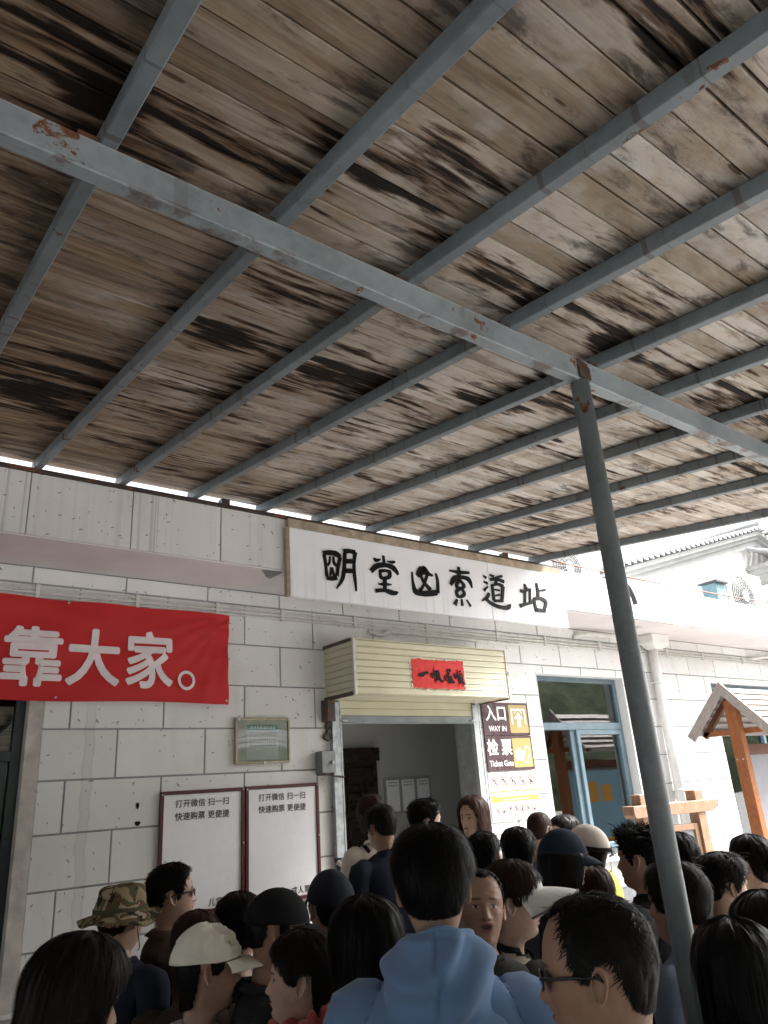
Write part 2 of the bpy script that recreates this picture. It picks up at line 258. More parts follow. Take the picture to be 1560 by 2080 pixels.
def m_tile(name='white_painted_tile', col=(.745, .738, .725), drips=False):
    k = N(name, .62, .3); p = k.pos(); r = k.rand()
    n1 = k.noise(k.map(p, (1, 1, 1)), 2.2, 6, .6); n2 = k.noise(p, 45, 4, .6)
    tone = k.math('ADD', k.math('MULTIPLY', n1, .6), k.math('ADD', k.math('MULTIPLY', n2, .22), k.math('MULTIPLY', r, .18)))
    c = k.ramp(tone, [(.3, tuple(x*.86 for x in col)), (.65, col)])
    # dirt film gathering low on each course and along one old leak
    g = k.step(k.noise(k.map(p, (1.6, 1, .35)), 1.6, 5, .6, .3), .50, .74)
    c = k.mix(k.math('MULTIPLY', g, .30), c, (.40, .375, .35))
    # old leak below the fascia, patched with paler mortar
    xs = k.xyz(p); lk = k.math('ABSOLUTE', k.math('SUBTRACT', k.math('ADD', xs[0], k.math('MULTIPLY', k.math('SUBTRACT', k.noise(k.map(p, (0, 0, 5)), 1.0, 4), .5), .10)), 1.50))
    lz = k.step(xs[2], 2.62, 2.4); edge = k.math('MULTIPLY', k.step(k.math('ABSOLUTE', k.math('SUBTRACT', lk, .028)), .008, .002), lz)
    c = k.mix(k.math('MULTIPLY', k.math('MULTIPLY', k.step(lk, .030, .024), lz), .35), c, (.52, .505, .48)); c = k.mix(k.math('MULTIPLY', edge, .22), c, (.30, .28, .26))
    # pits: short dark dashes at odd angles, only in some cells
    for sc, ang, th, gate in ((16, .5, .11, .50), (24, -.9, .13, .52), (31, .2, .12, .60), (9, 1.3, .06, .66)):
        v = k.map(k.map(p, (1, 1, 1), (0, 0, 0), (0, ang*1.3, 0)), (1.0, 1, .38)); v2 = k.mix(.06, v, k.n('ShaderNodeTexNoise').outputs['Color'])
        d = k.voro(v, sc); cg = k.step(k.xyz(k.voro(v, sc, 'Color'))[1], gate, gate+.02)
        dd = k.math('ADD', d, k.math('MULTIPLY', k.math('SUBTRACT', k.noise(p, 150, 2), .5), .16))
        c = k.mix(k.math('MULTIPLY', k.math('MULTIPLY', k.step(dd, th, th*.55), cg), .8), c, (.105, .095, .088))
    if drips:
        s1 = k.noise(k.map(p, (34, 1, .22)), 1.0, 3, .5); s2 = k.step(k.noise(k.map(p, (1.1, 1, 0)), 1.3, 3), .42, .62)
        c = k.mix(k.math('MULTIPLY', k.math('MULTIPLY', k.step(s1, .53, .62), s2), .6), c, (.20, .185, .17))
    k.base(c); k.bump(k.math('ADD', k.math('MULTIPLY', n2, .5), k.noise(p, 9, 4)), .18, .004)
    return k.m
def m_glass(name='window_glass', tint=(.72, .80, .80), refl=.10):
    k = N(name); t = k.t; out = t.nodes['Material Output']; t.nodes.remove(k.b)
    fr = k.n('ShaderNodeFresnel'); fr.inputs['IOR'].default_value = 1.5
    wob = k.n('ShaderNodeBump'); k.put(wob.inputs['Height'], k.noise(k.pos(), 1.4, 2)); wob.inputs['Strength'].default_value = .04; wob.inputs['Distance'].default_value = .05
    gl = k.n('ShaderNodeBsdfGlossy'); gl.inputs['Roughness'].default_value = .015; gl.inputs['Color'].default_value = (.95, .97, .97, 1)
    tr = k.n('ShaderNodeBsdfTransparent'); tr.inputs['Color'].default_value = (*tint, 1)
    t.links.new(wob.outputs[0], gl.inputs['Normal'])
    mx = k.n('ShaderNodeMixShader'); k.put(mx.inputs[0], k.math('ADD', fr.outputs[0], refl)); t.links.new(tr.outputs[0], mx.inputs[1]); t.links.new(gl.outputs[0], mx.inputs[2])
    t.links.new(mx.outputs[0], out.inputs['Surface']); return k.m
def m_timber(name, lo, hi, rough=.6):
    k = N(name, rough, .3); v = k.obj(); r = k.rand()
    g = k.noise(k.map(v, (16, 16, 16)), 1.0, 6, .6, 1.2); f = k.noise(k.map(v, (40, 40, 3)), 1.0, 4)
    k.base(k.ramp(k.math('ADD', k.math('MULTIPLY', g, .6), k.math('ADD', k.math('MULTIPLY', f, .3), k.math('MULTIPLY', r, .12))), [(.3, lo), (.72, hi)]))
    k.bump(f, .2, .002); return k.m
def m_banner():
    k = N('red_banner_cloth', .62, .25); v = k.pos()
    w = k.noise(k.map(v, (2, 2, 7)), 1.0, 4, .55); th = k.noise(k.map(v, (260, 260, 260)), 1.0, 2)
    k.base(k.ramp(k.math('ADD', k.math('MULTIPLY', w, .7), k.math('MULTIPLY', th, .3)), [(.3, (.43, .014, .016)), (.7, (.55, .024, .026))])); k.bump(th, .1, .001)
    k.b.inputs['Transmission Weight'].default_value = 0; k.b.inputs['Sheen Weight'].default_value = .15
    return k.m
M = {}
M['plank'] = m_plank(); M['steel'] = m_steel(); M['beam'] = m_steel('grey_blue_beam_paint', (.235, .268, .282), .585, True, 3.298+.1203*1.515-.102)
M['roof_sheet'] = simple('roofing_sheet', (.06, .06, .062))
M['rust'] = m_steel('rusted_angle_iron', (.055, .040, .033), .54, False)
M['tile'] = m_tile(); M['fascia_tile'] = m_tile('white_fascia_tile', (.70, .685, .665), True)
M['grout'] = simple('grey_mortar', (.30, .305, .31), .9, .1, space='pos')
M['soffit'] = simple('soffit_paint', (.70, .655, .65), .8, .2, var=.08, scale=2.5, space='pos')
M['render'] = simple('rough_render', (.50, .47, .435), .9, .1, var=.25, scale=8, bump=.5, bscale=60, bdist=.004, space='pos')
M['white'] = simple('white_masonry_paint', (.78, .77, .76), .7, .25, var=.05, scale=3, space='pos')
M['glass'] = m_glass(); M['dark_glass'] = m_glass('dark_window_glass', (.35, .40, .38), .06)
M['frame_blue'] = simple('blue_window_frame', (.125, .185, .22), .4, .5, var=.15, scale=9, space='pos')
M['frame_dark'] = simple('dark_teal_frame', (.030, .045, .05), .4, .5)
M['plaster'] = simple('interior_plaster', (.42, .42, .40), .85, .15, var=.07, scale=1.6, space='pos')
M['dark_wood'] = simple('dark_lacquered_wood', (.022, .016, .014), .3, .5)
M['cream_metal'] = simple('cream_shutter_steel', (.53, .50, .36), .42, .45, var=.08, scale=4, bump=.05, space='pos')
M['galv'] = simple('galvanised_rail', (.42, .45, .47), .42, .5, .25, var=.3, scale=18, space='pos')
M['grey_bar'] = simple('grey_bottom_bar', (.22, .24, .26), .4, .5, .2, space='pos')
M['trim'] = m_steel('chipped_white_trim', (.60, .56, .54), .60, False)
M['pvc'] = simple('grey_conduit', (.60, .58, .55), .55, .35, var=.12, space='pos')
M['pvc_white'] = simple('white_downpipe', (.74, .73, .71), .5, .35, var=.06, space='pos')
M['black'] = simple('black_lettering', (.005, .005, .006), .6, .15)
M['banner'] = m_banner()
M['banner_white'] = simple('white_cloth_lettering', (.74, .66, .68), .7, .2, var=.05)
M['paper'] = simple('white_poster_paper', (.80, .80, .82), .35, .45, var=.03, bump=0)
M['maroon'] = simple('maroon_frame', (.085, .018, .022), .4, .45)
M['sign_white'] = None
M['brown_sign'] = simple('brown_sign_panel', (.075, .042, .050), .3, .5, var=.06, bump=0)
M['gold'] = simple('gold_sign_panel', (.38, .295, .115), .35, .5, var=.05, bump=0)
M['sign_paint'] = simple('white_sign_paint', (.82, .80, .80), .4, .4, var=.03, bump=0)
M['orange'] = simple('orange_print', (.70, .34, .06), .45, .4, var=.04, bump=0)
M['red_ring'] = simple('red_print', (.36, .07, .05), .5, .4, bump=0)
M['grey_print'] = simple('grey_print', (.06, .06, .06), .5, .4, bump=0)
M['red_paper'] = simple('red_couplet_paper', (.56, .022, .018), .6, .3, var=.16, scale=30, bump=.3, bscale=40, bdist=.003)
M['tape'] = simple('torn_paper_edge', (.78, .74, .62), .6, .3)
M['timber'] = m_timber('orange_stained_timber', (.21, .068, .022), (.40, .155, .060))
M['timber_pale'] = m_timber('pale_timber', (.19, .105, .062), (.37, .235, .155))
M['timber_dark'] = m_timber('dark_stained_timber', (.085, .030, .016), (.17, .065, .035))
M['board_grey'] = m_timber('greyed_roof_board', (.26, .22, .20), (.44, .39, .36))
M['panel_grey'] = simple('grey_notice_panel', (.20, .20, .22), .45, .4, var=.05)
M['blue_print'] = simple('blue_poster', (.26, .45, .58), .4, .4, var=.06, scale=3)
M['green_print'] = simple('green_letterhead', (.14, .32, .32), .5, .3, bump=0)
M['brass'] = simple('thin_gold_frame', (.36, .31, .22), .35, .5, .5)
M['ac'] = simple('white_air_conditioner', (.80, .80, .78), .45, .4, var=.04, space='pos')
M['ac_dark'] = simple('grey_fan_grille', (.11, .115, .12), .5, .4)
M['roof_tile'] = simple('grey_clay_roof_tile', (.30, .30, .31), .7, .25, var=.25, scale=6, space='pos')
M['cornice'] = simple('grey_cornice', (.28, .285, .28), .75, .2, var=.12, scale=4, space='pos')
M['teal_box'] = simple('teal_metal_box', (.13, .23, .27), .45, .45)
M['wire'] = simple('orange_wire', (.20, .085, .055), .6, .3)
M['hose'] = simple('dark_hose', (.07, .07, .075), .6, .3)
M['paving'] = simple('stone_paving', (.25, .245, .24), .8, .2, var=.2, scale=2, bump=.3, bscale=12, bdist=.01, space='pos')
M['hill'] = None

# ================================================================== the setting
ROOF0, SL = 3.298, 0.1203           # underside of the rafters: z = ROOF0 + SL*y
tag(MB().add([(-60, -60, 0), (80, -60, 0), (80, 60, 0), (-60, 60, 0)], [(0, 1, 2, 3)]).build('ground', M['paving']), kind='structure')
tag(MB().box(2.4, 6.0, 3.72, 4.99, .004, .12).build('entrance_step', M['paving'], bevel=.01), kind='structure')
def hillside():
    k = N('wooded_hillside', .9, .1); p = k.pos()
    n = k.noise(p, .55, 8, .65, .4); k.base(k.ramp(n, [(.32, (.018, .028, .012)), (.5, (.045, .065, .028)), (.68, (.095, .115, .055))])); k.bump(k.noise(p, 1.1, 8, .7), 1, .5)
    nx, ny = 90, 26; vs = []; fs = []
    for j in range(ny):
        for i in range(nx):
            x = -70+i*1.75; t = j/(ny-1); y = -24-22*t; z = 26*t**.8*(.8+.35*mnoise.noise(Vector((x*.05, t*2, 3))))+1.3*mnoise.noise(Vector((x*.35, y*.35, 1)))*min(1, 4*t)
            vs.append((x, y, z if j else -.3))
    for j in range(ny-1):
        for i in range(nx-1):
            a = j*nx+i; fs.append((a, a+1, a+nx+1, a+nx))
    m = MB(); m.add(vs, fs, True); tag(m.build('hillside', k.m), kind='structure')
hillside()

# ================================================================== canopy
def canopy():
    c = thing('canopy', 'long open-sided canopy of grey-blue steel rafters under weathered mouldy wooden planks', 'canopy', (2.30, 1.55, 0))
    ox, oy = 2.30, 1.55
    P = lambda x, y, z: (x-ox, y-oy, z)
    x0, x1, y0, y1 = -8.0, 5.47, -6.5, 4.49  # unseen reach to the left and rear lengthened to cut light on the crowd
    ang = math.atan(SL); cs = math.cos(ang)
    # planks: rows run along the wall, each row butted over a rafter
    pitch = .0905; n = int((y1-y0)/pitch); meshes = {}
    xs_all = [-.10-.5*i for i in range(15)][::-1]+[.395, .907, 1.413, 1.905, 2.43, 2.905, 3.42, 3.99, 4.56, 5.36]
    RAF.extend(xs_all)
    for r in range(n):
        y = y1-pitch*(r+.5)
        cuts = [x0, x1] if y < -.4 else sorted({x0, x1} | {random.choice([.395, .907, 1.413, 1.905, 2.43, 2.905, 3.42]) if r % 3 else random.choice([-.6, 2.905, 3.99])} | ({-1.6} if r % 2 else set()))
        for a, b in zip(cuts[:-1], cuts[1:]):
            L = round(b-a-.003, 3); wd = pitch-random.choice([.003, .004, .005, .005, .006, .007, .011]); key = (L, round(wd, 4))
            if key not in meshes:
                q = MB().box(-L/2, L/2, -wd/2, wd/2, 0, .018); me = q.mesh('plank')
                bm = bmesh.new(); bm.from_mesh(me); bmesh.ops.bevel(bm, geom=[e for e in bm.edges if abs(e.verts[0].co.x-e.verts[1].co.x) > .1 and e.verts[0].co.z < .001], offset=.0025, segments=1, affect='EDGES'); bm.to_mesh(me); bm.free()
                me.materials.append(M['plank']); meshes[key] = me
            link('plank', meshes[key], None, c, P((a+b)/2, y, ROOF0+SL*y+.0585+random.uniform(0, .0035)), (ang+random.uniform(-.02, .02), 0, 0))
    # rafters (box section laid flat)
    L = (y1+.01-y0)/cs; me = None
    for x in xs_all:
        ym = (y0+y1+.01)/2
        if me is None:
            o = MB().box(-.022, .022, -L/2, L/2, 0, .058).build('rafter', M['steel'], c, .004, P(x, ym, ROOF0+SL*ym), (ang, 0, 0)); me = o.data
        else: link('rafter', me, None, c, P(x, ym, ROOF0+SL*ym), (ang, 0, 0))
    # beams under the rafters
    for y in (1.515, -4.2):
        zt = ROOF0+SL*y
        MB().box(x0-ox, x1+.05-ox, y-oy, y+.05-oy, zt-.102, zt-.001).build('beam', M['beam'], c, .004)
        m = MB()
        for x in xs_all:       # weld cleats, rusty
            if x > -.8: m.obox(Matrix.Translation(P(x-.05+random.uniform(-.004, .004), y+.018, zt+.006)), .035+random.uniform(0, .02), .034, .012)
        m.build('weld_cleats', M['rust'], c)
    for x, y in ((2.30, 1.54), (-2.9, 1.54), (2.30, -4.175), (-2.9, -4.175)):
        zt = ROOF0+SL*y-.10
        p = MB().tube([P(x+.012, y, 0), P(x+.006, y, zt/2), P(x, y, zt-.002)], .0375, 24).build('post', M['steel'], c)
        MB().box(x-.08-ox, x+.1-ox, y-.09-oy, y+.09-oy, .004, .014).build('base_plate', M['steel'], p)
        m = MB()
        m.add([P(x-.03, y-.0285, zt+.002), P(x+.03, y-.0285, zt+.002), P(x+.034, y-.0285, zt+.082), P(x-.036, y-.0285, zt+.09)], [(0, 1, 2, 3)])
        m.box(x-.035-ox, x+.035-ox, y-.034-oy, y-.0262-oy, zt+.004, zt+.06)
        m.build('gusset', M['rust'], p)
    # felt over the planks, carried to the eaves
    m = MB()
    vs = []
    for z in (.093, .103):
        for y in (y0-.02, y1+.005):
            for x in (x0-.03, x1+.03): vs.append(P(x, y, ROOF0+SL*y+z))
    m.add(vs, [(0, 2, 3, 1), (4, 5, 7, 6), (0, 1, 5, 4), (2, 6, 7, 3), (0, 4, 6, 2), (1, 3, 7, 5)])
    m.build('roof_sheet', M['roof_sheet'], c)
RAF = []
canopy()

# ================================================================== station building
OX = 5.0
YF = 4.408
B = thing('station_building', 'white painted stone tile station with overhanging fascia, shuttered doorway and blue framed windows', 'building', (OX, 5.2, 0))
def BP(x, y, z): return (x-OX, y-5.2, z)
OPEN = [(-.55, 1.13, .9, 2.93), (3.36, 4.93, .12, 2.60), (5.81, 7.25, 1.165, 2.905), (9.09, 11.6, .98, 2.905)]
def wall_boxes(m, x0, x1, z0, z1, y0, y1):
    xs = sorted({x0, x1, *[o[0] for o in OPEN], *[o[1] for o in OPEN]})
    for a, b in zip(xs[:-1], xs[1:]):
        op = [o for o in OPEN if o[0] <= a+1e-6 and o[1] >= b-1e-6]
        if not op: m.box(a-OX, b-OX, y0-5.2, y1-5.2, z0, z1)
        else:
            m.box(a-OX, b-OX, y0-5.2, y1-5.2, z0, op[0][2]); m.box(a-OX, b-OX, y0-5.2, y1-5.2, op[0][3], z1)
m = MB(); wall_boxes(m, -5, 14, .0, 3.41, 5.007, 5.30)
m.build('facade_wall', M['grout'], B)
# soffit and fascia (a cantilevered slab edge)
MB().box(-5-OX, 14-OX, YF+.012-5.2, 5.30-5.2, 3.411, 3.796).build('fascia', M['grout'], B)
MB().box(-5-OX, 14-OX, YF+.014-5.2, 4.998-5.2, 3.404, 3.4105).build('soffit', M['soffit'], B)
MB().box(-5-OX, 14-OX, 5.30-5.2, 14-5.2, 3.41, 3.70).build('flat_roof', M['white'], B)
m = MB()
m.box(-5-OX, -4.8-OX, 5.302-5.2, 14-5.2, 0, 3.41); m.box(13.8-OX, 14-OX, 5.302-5.2, 14-5.2, 0, 3.41); m.box(-4.8-OX, 13.8-OX, 13.8-5.2, 14-5.2, 0, 3.41)
m.build('outer_wall', M['white'], B)
TM = {}
def tile(x0, x1, z0, z1, yface, mat, name='wall_tile', thick=.012):
    key = (round(x1-x0, 3), round(z1-z0, 3), mat)
    if key not in TM:
        w, h = key[0], key[1]; q = MB().box(-w/2, w/2, -thick/2, thick/2, -h/2, h/2); me = q.mesh(name)
        bm = bmesh.new(); bm.from_mesh(me); bmesh.ops.bevel(bm, geom=[e for e in bm.edges if all(v.co.y < 0 for v in e.verts)], offset=.0022, segments=1, affect='EDGES'); bm.to_mesh(me); bm.free()
        me.materials.append(M[mat]); TM[key] = me
    link(name, TM[key], None, B, BP((x0+x1)/2, yface+thick/2+random.uniform(-.0012, .0012), (z0+z1)/2), (random.uniform(-.003, .003), 0, random.uniform(-.002, .002)))
def minus(r, o):
    x0, x1, z0, z1 = r; a, b, c, d = o
    if a >= x1 or b <= x0 or c >= z1 or d <= z0: return [r]
    out = []
    if a > x0: out.append((x0, a, z0, z1))
    if b < x1: out.append((b, x1, z0, z1))
    xa, xb = max(a, x0), min(b, x1)
    if c > z0: out.append((xa, xb, z0, c))
    if d < z1: out.append((xa, xb, d, z1))
    return out
JT = .0055
rows = [(3.290, 3.402, 0)]+[(3.288-.3025*(i+1), 3.288-.3025*i, (i+1) % 2) for i in range(8)]
OPT = [(o[0]-(.075 if i in (0,) else 0), o[1]+(.085 if i == 0 else 0.0), o[2], o[3]) for i, o in enumerate(OPEN)]
for z0, z1, ph in rows:
    x = 1.372-.607*4+(.3035 if ph == 0 else 0)
    while x < 12.2:
        rs = [(x+JT, x+.607-JT, z0+JT, z1-JT)]
        for o in OPT: rs = [q for r in rs for q in minus(r, o)]
        for q in rs:
            if q[1]-q[0] > .012 and q[3]-q[2] > .012 and q[1] > .05: tile(*q, 5.0, 'tile')
        x += .607
x = .876-.611*2
while x < 12.4:
    tile(x+JT*.6, x+.611-JT*.6, 3.4115, 3.799, YF, 'fascia_tile', 'fascia_tile')
    x += .611
# rusty wall plate the canopy sits on
m = MB(); m.box(-4.2-OX, 5.62-OX, YF-.012-5.2, YF+.05-5.2, 3.8005, 3.826); m.build('wall_plate', M['rust'], B)
for x in (.66, 2.13, 4.93): MB().box(x-.03-OX, x+.03-OX, YF-.01-5.2, YF+.05-5.2, 3.827, 3.866).build('plate_stub', M['rust'], B)
# rendered reveals
m = MB(); m.box(1.125-OX, 1.212-OX, 4.994-5.2, 5.3-5.2, .9, 2.93); m.build('window_reveal', M['render'], B)
m = MB()
m.box(7.243-OX, 7.2485-OX, 4.997-5.2, 5.295-5.2, 1.167, 2.899); m.box(5.8115-OX, 5.817-OX, 4.997-5.2, 5.295-5.2, 1.167, 2.899); m.box(5.818-OX, 7.242-OX, 4.997-5.2, 5.295-5.2, 2.899, 2.9035)
m.build('window_reveal', M['white'], B)
MB().box(5.74-OX, 7.32-OX, 4.95-5.2, 5.09-5.2, 1.118, 1.164).build('window_sill', M['white'], B, .006)

def window(x0, x1, z0, z1, yg, bars, mat, glass, fw=.05):
    """frame bars: list of (kind, x0,x1,z0,z1, proud)"""
    w = MB(); d0, d1 = yg-.03-5.2, yg+.03-5.2
    w.box(x0-OX, x0+fw-OX, d0, d1, z0, z1); w.box(x1-fw-OX, x1-OX, d0, d1, z0, z1)
    w.box(x0+fw-OX, x1-fw-OX, d0, d1, z1-fw, z1); w.box(x0+fw-OX, x1-fw-OX, d0, d1, z0, z0+fw)
    o = w.build('window', M[mat], B, .004)
    for bx0, bx1, bz0, bz1, pr in bars: MB().box(bx0-OX, bx1-OX, d0-pr, d1-.012-pr, bz0, bz1).build('mullion', M[mat], o, .004)
    MB().box(x0+.01-OX, x1-.01-OX, yg-.003-5.2, yg+.003-5.2, z0+.01, z1-.01).build('pane', M[glass], o)
    return o
# main window: fixed light above, two sliding sashes below
w1 = window(5.818, 7.242, 1.17, 2.898, 5.13, [(5.868, 7.191, 2.36, 2.43, .012), (6.42, 6.475, 1.221, 2.36, .016), (5.869, 5.90, 1.221, 2.30, -.006), (6.35, 6.42, 1.221, 2.36, -.012), (6.475, 7.191, 2.31, 2.359, .010), (7.145, 7.191, 1.27, 2.31, .010), (6.475, 7.191, 1.221, 1.27, .010)], 'frame_blue', 'glass')
w1['label'] = 'blue framed window with a fixed light over two sliding sashes'
wl = window(-.545, 1.124, .905, 2.925, 5.10, [(.99, 1.05, .956, 2.2, .012), (-.49, 1.07, 2.2, 2.26, .014)], 'frame_dark', 'dark_glass', .055)
wl['label'] = 'dark teal framed window at the left edge'
wr = window(9.10, 11.59, .99, 2.90, 5.13, [(9.15, 11.54, 2.36, 2.43, .012), (10.3, 10.36, 1.04, 2.36, .014)], 'frame_blue', 'glass')
wr['label'] = 'blue framed window behind the wooden gabled post'
# rooms behind the openings
def room(x0, x1, y1, z0, z1):
    m = MB(); a, b = 5.302-5.2, y1-5.2
    m.box(x0-.1-OX, x0-OX, a, b+.1, z0, z1); m.box(x1-OX, x1+.1-OX, a, b+.1, z0, z1); m.box(x0-OX, x1-OX, b, b+.1, z0, z1)
    m.box(x0-OX, x1-OX, a, b, z1-.05, z1); m.box(x0-OX, x1-OX, a, b, z0, z0+.05)
    m.build('interior_wall', M['plaster'], B)
room(-1.4, 2.2, 8.0, .1, 3.2); room(2.4, 6.12, 6.6, .07, 3.2); room(6.3, 8.6, 8.0, .1, 3.2); room(8.8, 12.6, 8.0, .1, 3.2)
# curtain tied back inside the main window
def curtain():
    m = MB(); nu, nv = 40, 14; vs = []
    for j in range(nv):
        t = j/(nv-1)
        for i in range(nu):
            u = i/(nu-1); wd = .10+.34*abs(t-.38)**.8; x = 7.02-wd*(1-u)*.9+ (u-.5)*.02; z = 2.33-1.02*t
            vs.append(BP(x, 5.27+.022*math.sin(u*38+t*2), z))
    fs = [(j*nu+i, j*nu+i+1, (j+1)*nu+i+1, (j+1)*nu+i) for j in range(nv-1) for i in range(nu-1)]
    m.add(vs, fs, True); m.build('curtain', simple('pale_curtain', (.46, .47, .44), .8, .2), B)
    q = MB()
    for i in range(7):
        x = 6.62+.03*i+random.uniform(-.01, .01); q.tube([BP(6.70+.01*i, 5.235, 2.06), BP(x, 5.23+.004*i, 1.9), BP(x-.02+random.uniform(-.02, .02), 5.235, 1.70-random.uniform(0, .08))], [.006, .011, .004], 6)
    q.build('curtain_tassel', simple('straw_tassel', (.62, .54, .38), .8, .2), B)
curtain()
MB().box(5.86-OX, 7.21-OX, 5.335-5.2, 5.34-5.2, 1.25, 2.33).build('pane_brightener', simple('pale_grey_brightener', (.62, .66, .66), .8, .2), B)  # added pale sheet, makes the lower panes look as bright as their reflections
# conduits along the wall, with clips, and flexible spurs
m = MB()
for z, r in ((3.262, .009), (3.232, .011), (3.205, .009)):
    m.tube([BP(x, 4.985, z-.004*abs(math.sin(x*1.3))) for x in np.arange(-.4, 12.01, .4)], r, 8)
m.build('conduit', M['pvc'], B)
for x in (.5, 1.1, 1.75, 2.35, 2.9, 3.6, 4.4, 5.3, 6.0, 6.9, 8.2, 9.0, 10): MB().box(x-.012-OX, x+.012-OX, 4.968-5.2, 4.999-5.2, 3.19, 3.278).build('conduit_clip', M['pvc'], B)
def spur(pts, r, mat, name='flexible_hose'):
    pp = [Vector(BP(*p)) for p in pts]; out = []
    for i in range(len(pp)-1):
        p0, p1, p2, p3 = pp[max(i-1, 0)], pp[i], pp[i+1], pp[min(i+2, len(pp)-1)]
        for s in range(6):
            t = s/6; out.append(.5*((2*p1)+(p2-p0)*t+(2*p0-5*p1+4*p2-p3)*t*t+(3*p1-p0-3*p2+p3)*t**3))
    out.append(pp[-1]); MB().tube(out, r, 10).build(name, M[mat], B)
spur([(3.76, 5.0, 3.175), (3.77, 4.965, 3.15), (3.86, 4.955, 3.138), (3.95, 4.962, 3.172), (4.1, 4.975, 3.180), (5.6, 4.978, 3.168)], .017, 'pvc')
spur([(6.50, 5.0, 3.31), (6.55, 4.95, 3.325), (6.75, 4.92, 3.345), (6.95, 4.9, 3.335), (7.15, 4.85, 3.36), (7.18, 4.6, 3.40)], .024, 'pvc')
spur([(10.2, 5.0, 3.27), (10.25, 4.95, 3.26), (10.6, 4.94, 3.30), (11.2, 4.94, 3.31)], .02, 'pvc')
spur([(6.05, 4.9, 3.76), (6.3, 4.5, 3.80), (6.52, 4.40, 3.81), (6.69, 4.365, 3.75), (6.76, 4.36, 3.65), (6.79, 4.36, 3.55)], .026, 'hose')
# downpipe with hopper
dp = MB().tube([BP(7.84, 4.93, 3.26), BP(7.84, 4.93, 2.2), BP(7.84, 4.93, .1)], .055, 18).build('downpipe', M['pvc_white'], B)
q = MB(); zz = [(3.40, .17, .11), (3.30, .165, .105), (3.235, .075, .062)]
vs = []
for z, a, b in zz: vs += [BP(7.84-a, 4.905-b, z), BP(7.84+a, 4.905-b, z), BP(7.84+a, 4.905+b*.8, z), BP(7.84-a, 4.905+b*.8, z)]
fs = [(i*4+j, (i+1)*4+j, (i+1)*4+(j+1) % 4, i*4+(j+1) % 4) for i in range(2) for j in range(4)]+[(0, 1, 2, 3), (11, 10, 9, 8)]
q.add(vs, fs); q.build('hopper', M['pvc_white'], dp, .006)
q = MB()
for z in (2.86, 1.7): q.tube([BP(7.84, 4.93, z-.012), BP(7.84, 4.93, z+.012)], .061, 18); q.box(7.77-OX, 7.91-OX, 4.96-5.2, 4.999-5.2, z-.01, z+.01)
q.build('pipe_clip', M['pvc_white'], dp)
# broken soffit corner by the sign
q = MB()
q.add([BP(2.43, 4.45, 3.4025), BP(2.60, 4.43, 3.4025), BP(2.60, 4.62, 3.4025), BP(2.55, 4.60, 3.4025), BP(2.50, 4.53, 3.4025)], [(4, 3, 2, 1, 0)])
q.build('broken_plaster', M['grout'], B)
# two patched anchor holes in the wall
for x, z, a, b in ((1.83, 1.905, .010, .022), (1.835, 1.80, .018, .016)):
    q = MB().add([BP(x+a*math.cos(t)*(1+.2*math.sin(3*t)), 4.9965, z+b*math.sin(t)*(1+.15*math.cos(2*t))) for t in np.linspace(0, 2*math.pi, 14, endpoint=False)], [tuple(range(14))])
    q.build('anchor_hole', M['black'], B)
# interior: dark carved double doors on the back wall
dd = MB(); dd.box(4.05-OX, 4.93-OX, 6.555-5.2, 6.599-5.2, .12, 2.32); dd = dd.build('inner_door', M['dark_wood'], B)
q = MB(); q.box(4.0-OX, 4.95-OX, 6.52-5.2, 6.56-5.2, 2.20, 2.33); q.box(4.46-OX, 4.50-OX, 6.53-5.2, 6.554-5.2, .12, 2.2)
for a in (4.08, 4.53):
    for z0, z1 in ((1.95, 2.14), (1.72, 1.90), (.95, 1.66)):
        q.box(a-OX, a+.35-OX, 6.535-5.2, 6.5545-5.2, z0, z0+.025); q.box(a-OX, a+.35-OX, 6.535-5.2, 6.5545-5.2, z1-.025, z1); q.box(a-OX, a+.025-OX, 6.536-5.2, 6.5545-5.2, z0, z1); q.box(a+.325-OX, a+.35-OX, 6.536-5.2, 6.5545-5.2, z0, z1)
q.build('carved_panel', M['dark_wood'], dd, .004)
q = MB()
for a in (4.14, 4.20, 4.26, 4.32, 4.59, 4.65, 4.71, 4.77): q.tube([BP(a, 6.555, 1.81), BP(a, 6.535, 1.81)], [.022, .012], 10)
q.build('door_stud', M['dark_wood'], dd)
# ================================================================== things fixed to the station
def at(o): return lambda x, y, z: (x-o[0], y-o[1], z-o[2])
def bars(root, P, x, z, n, w, h, y, mat, name='lettering', gap=.12, seed=1):
    """a line of small printed characters too small to read: each a knot of short strokes"""
    rr = random.Random(seed); m = MB(); cw = w/n
    for i in range(n):
        cx = x-w/2+cw*(i+.5); s = cw*(1-gap)/2; t = h*.09
        for k in range(3):
            zz = z+h*(.36-.36*k)+rr.uniform(-.05, .05)*h; a = rr.uniform(.6, 1)*s; b = rr.uniform(.6, 1)*s
            m.add([P(cx-a, y, zz-t), P(cx+b, y, zz-t), P(cx+b, y, zz+t), P(cx-a, y, zz+t)], [(0, 1, 2, 3)])
        for k in range(2):
            xx = cx+rr.uniform(-.7, .7)*s; y2 = y-.0003
            m.add([P(xx-t, y2, z-h*.42), P(xx+t, y2, z-h*.42), P(xx+t, y2, z+h*.42), P(xx-t, y2, z+h*.42)], [(0, 1, 2, 3)])
    m.build(name, mat, root)
def rectface(m, P, x0, x1, z0, z1, y): m.add([P(x0, y, z0), P(x1, y, z0), P(x1, y, z1), P(x0, y, z1)], [(0, 1, 2, 3)])
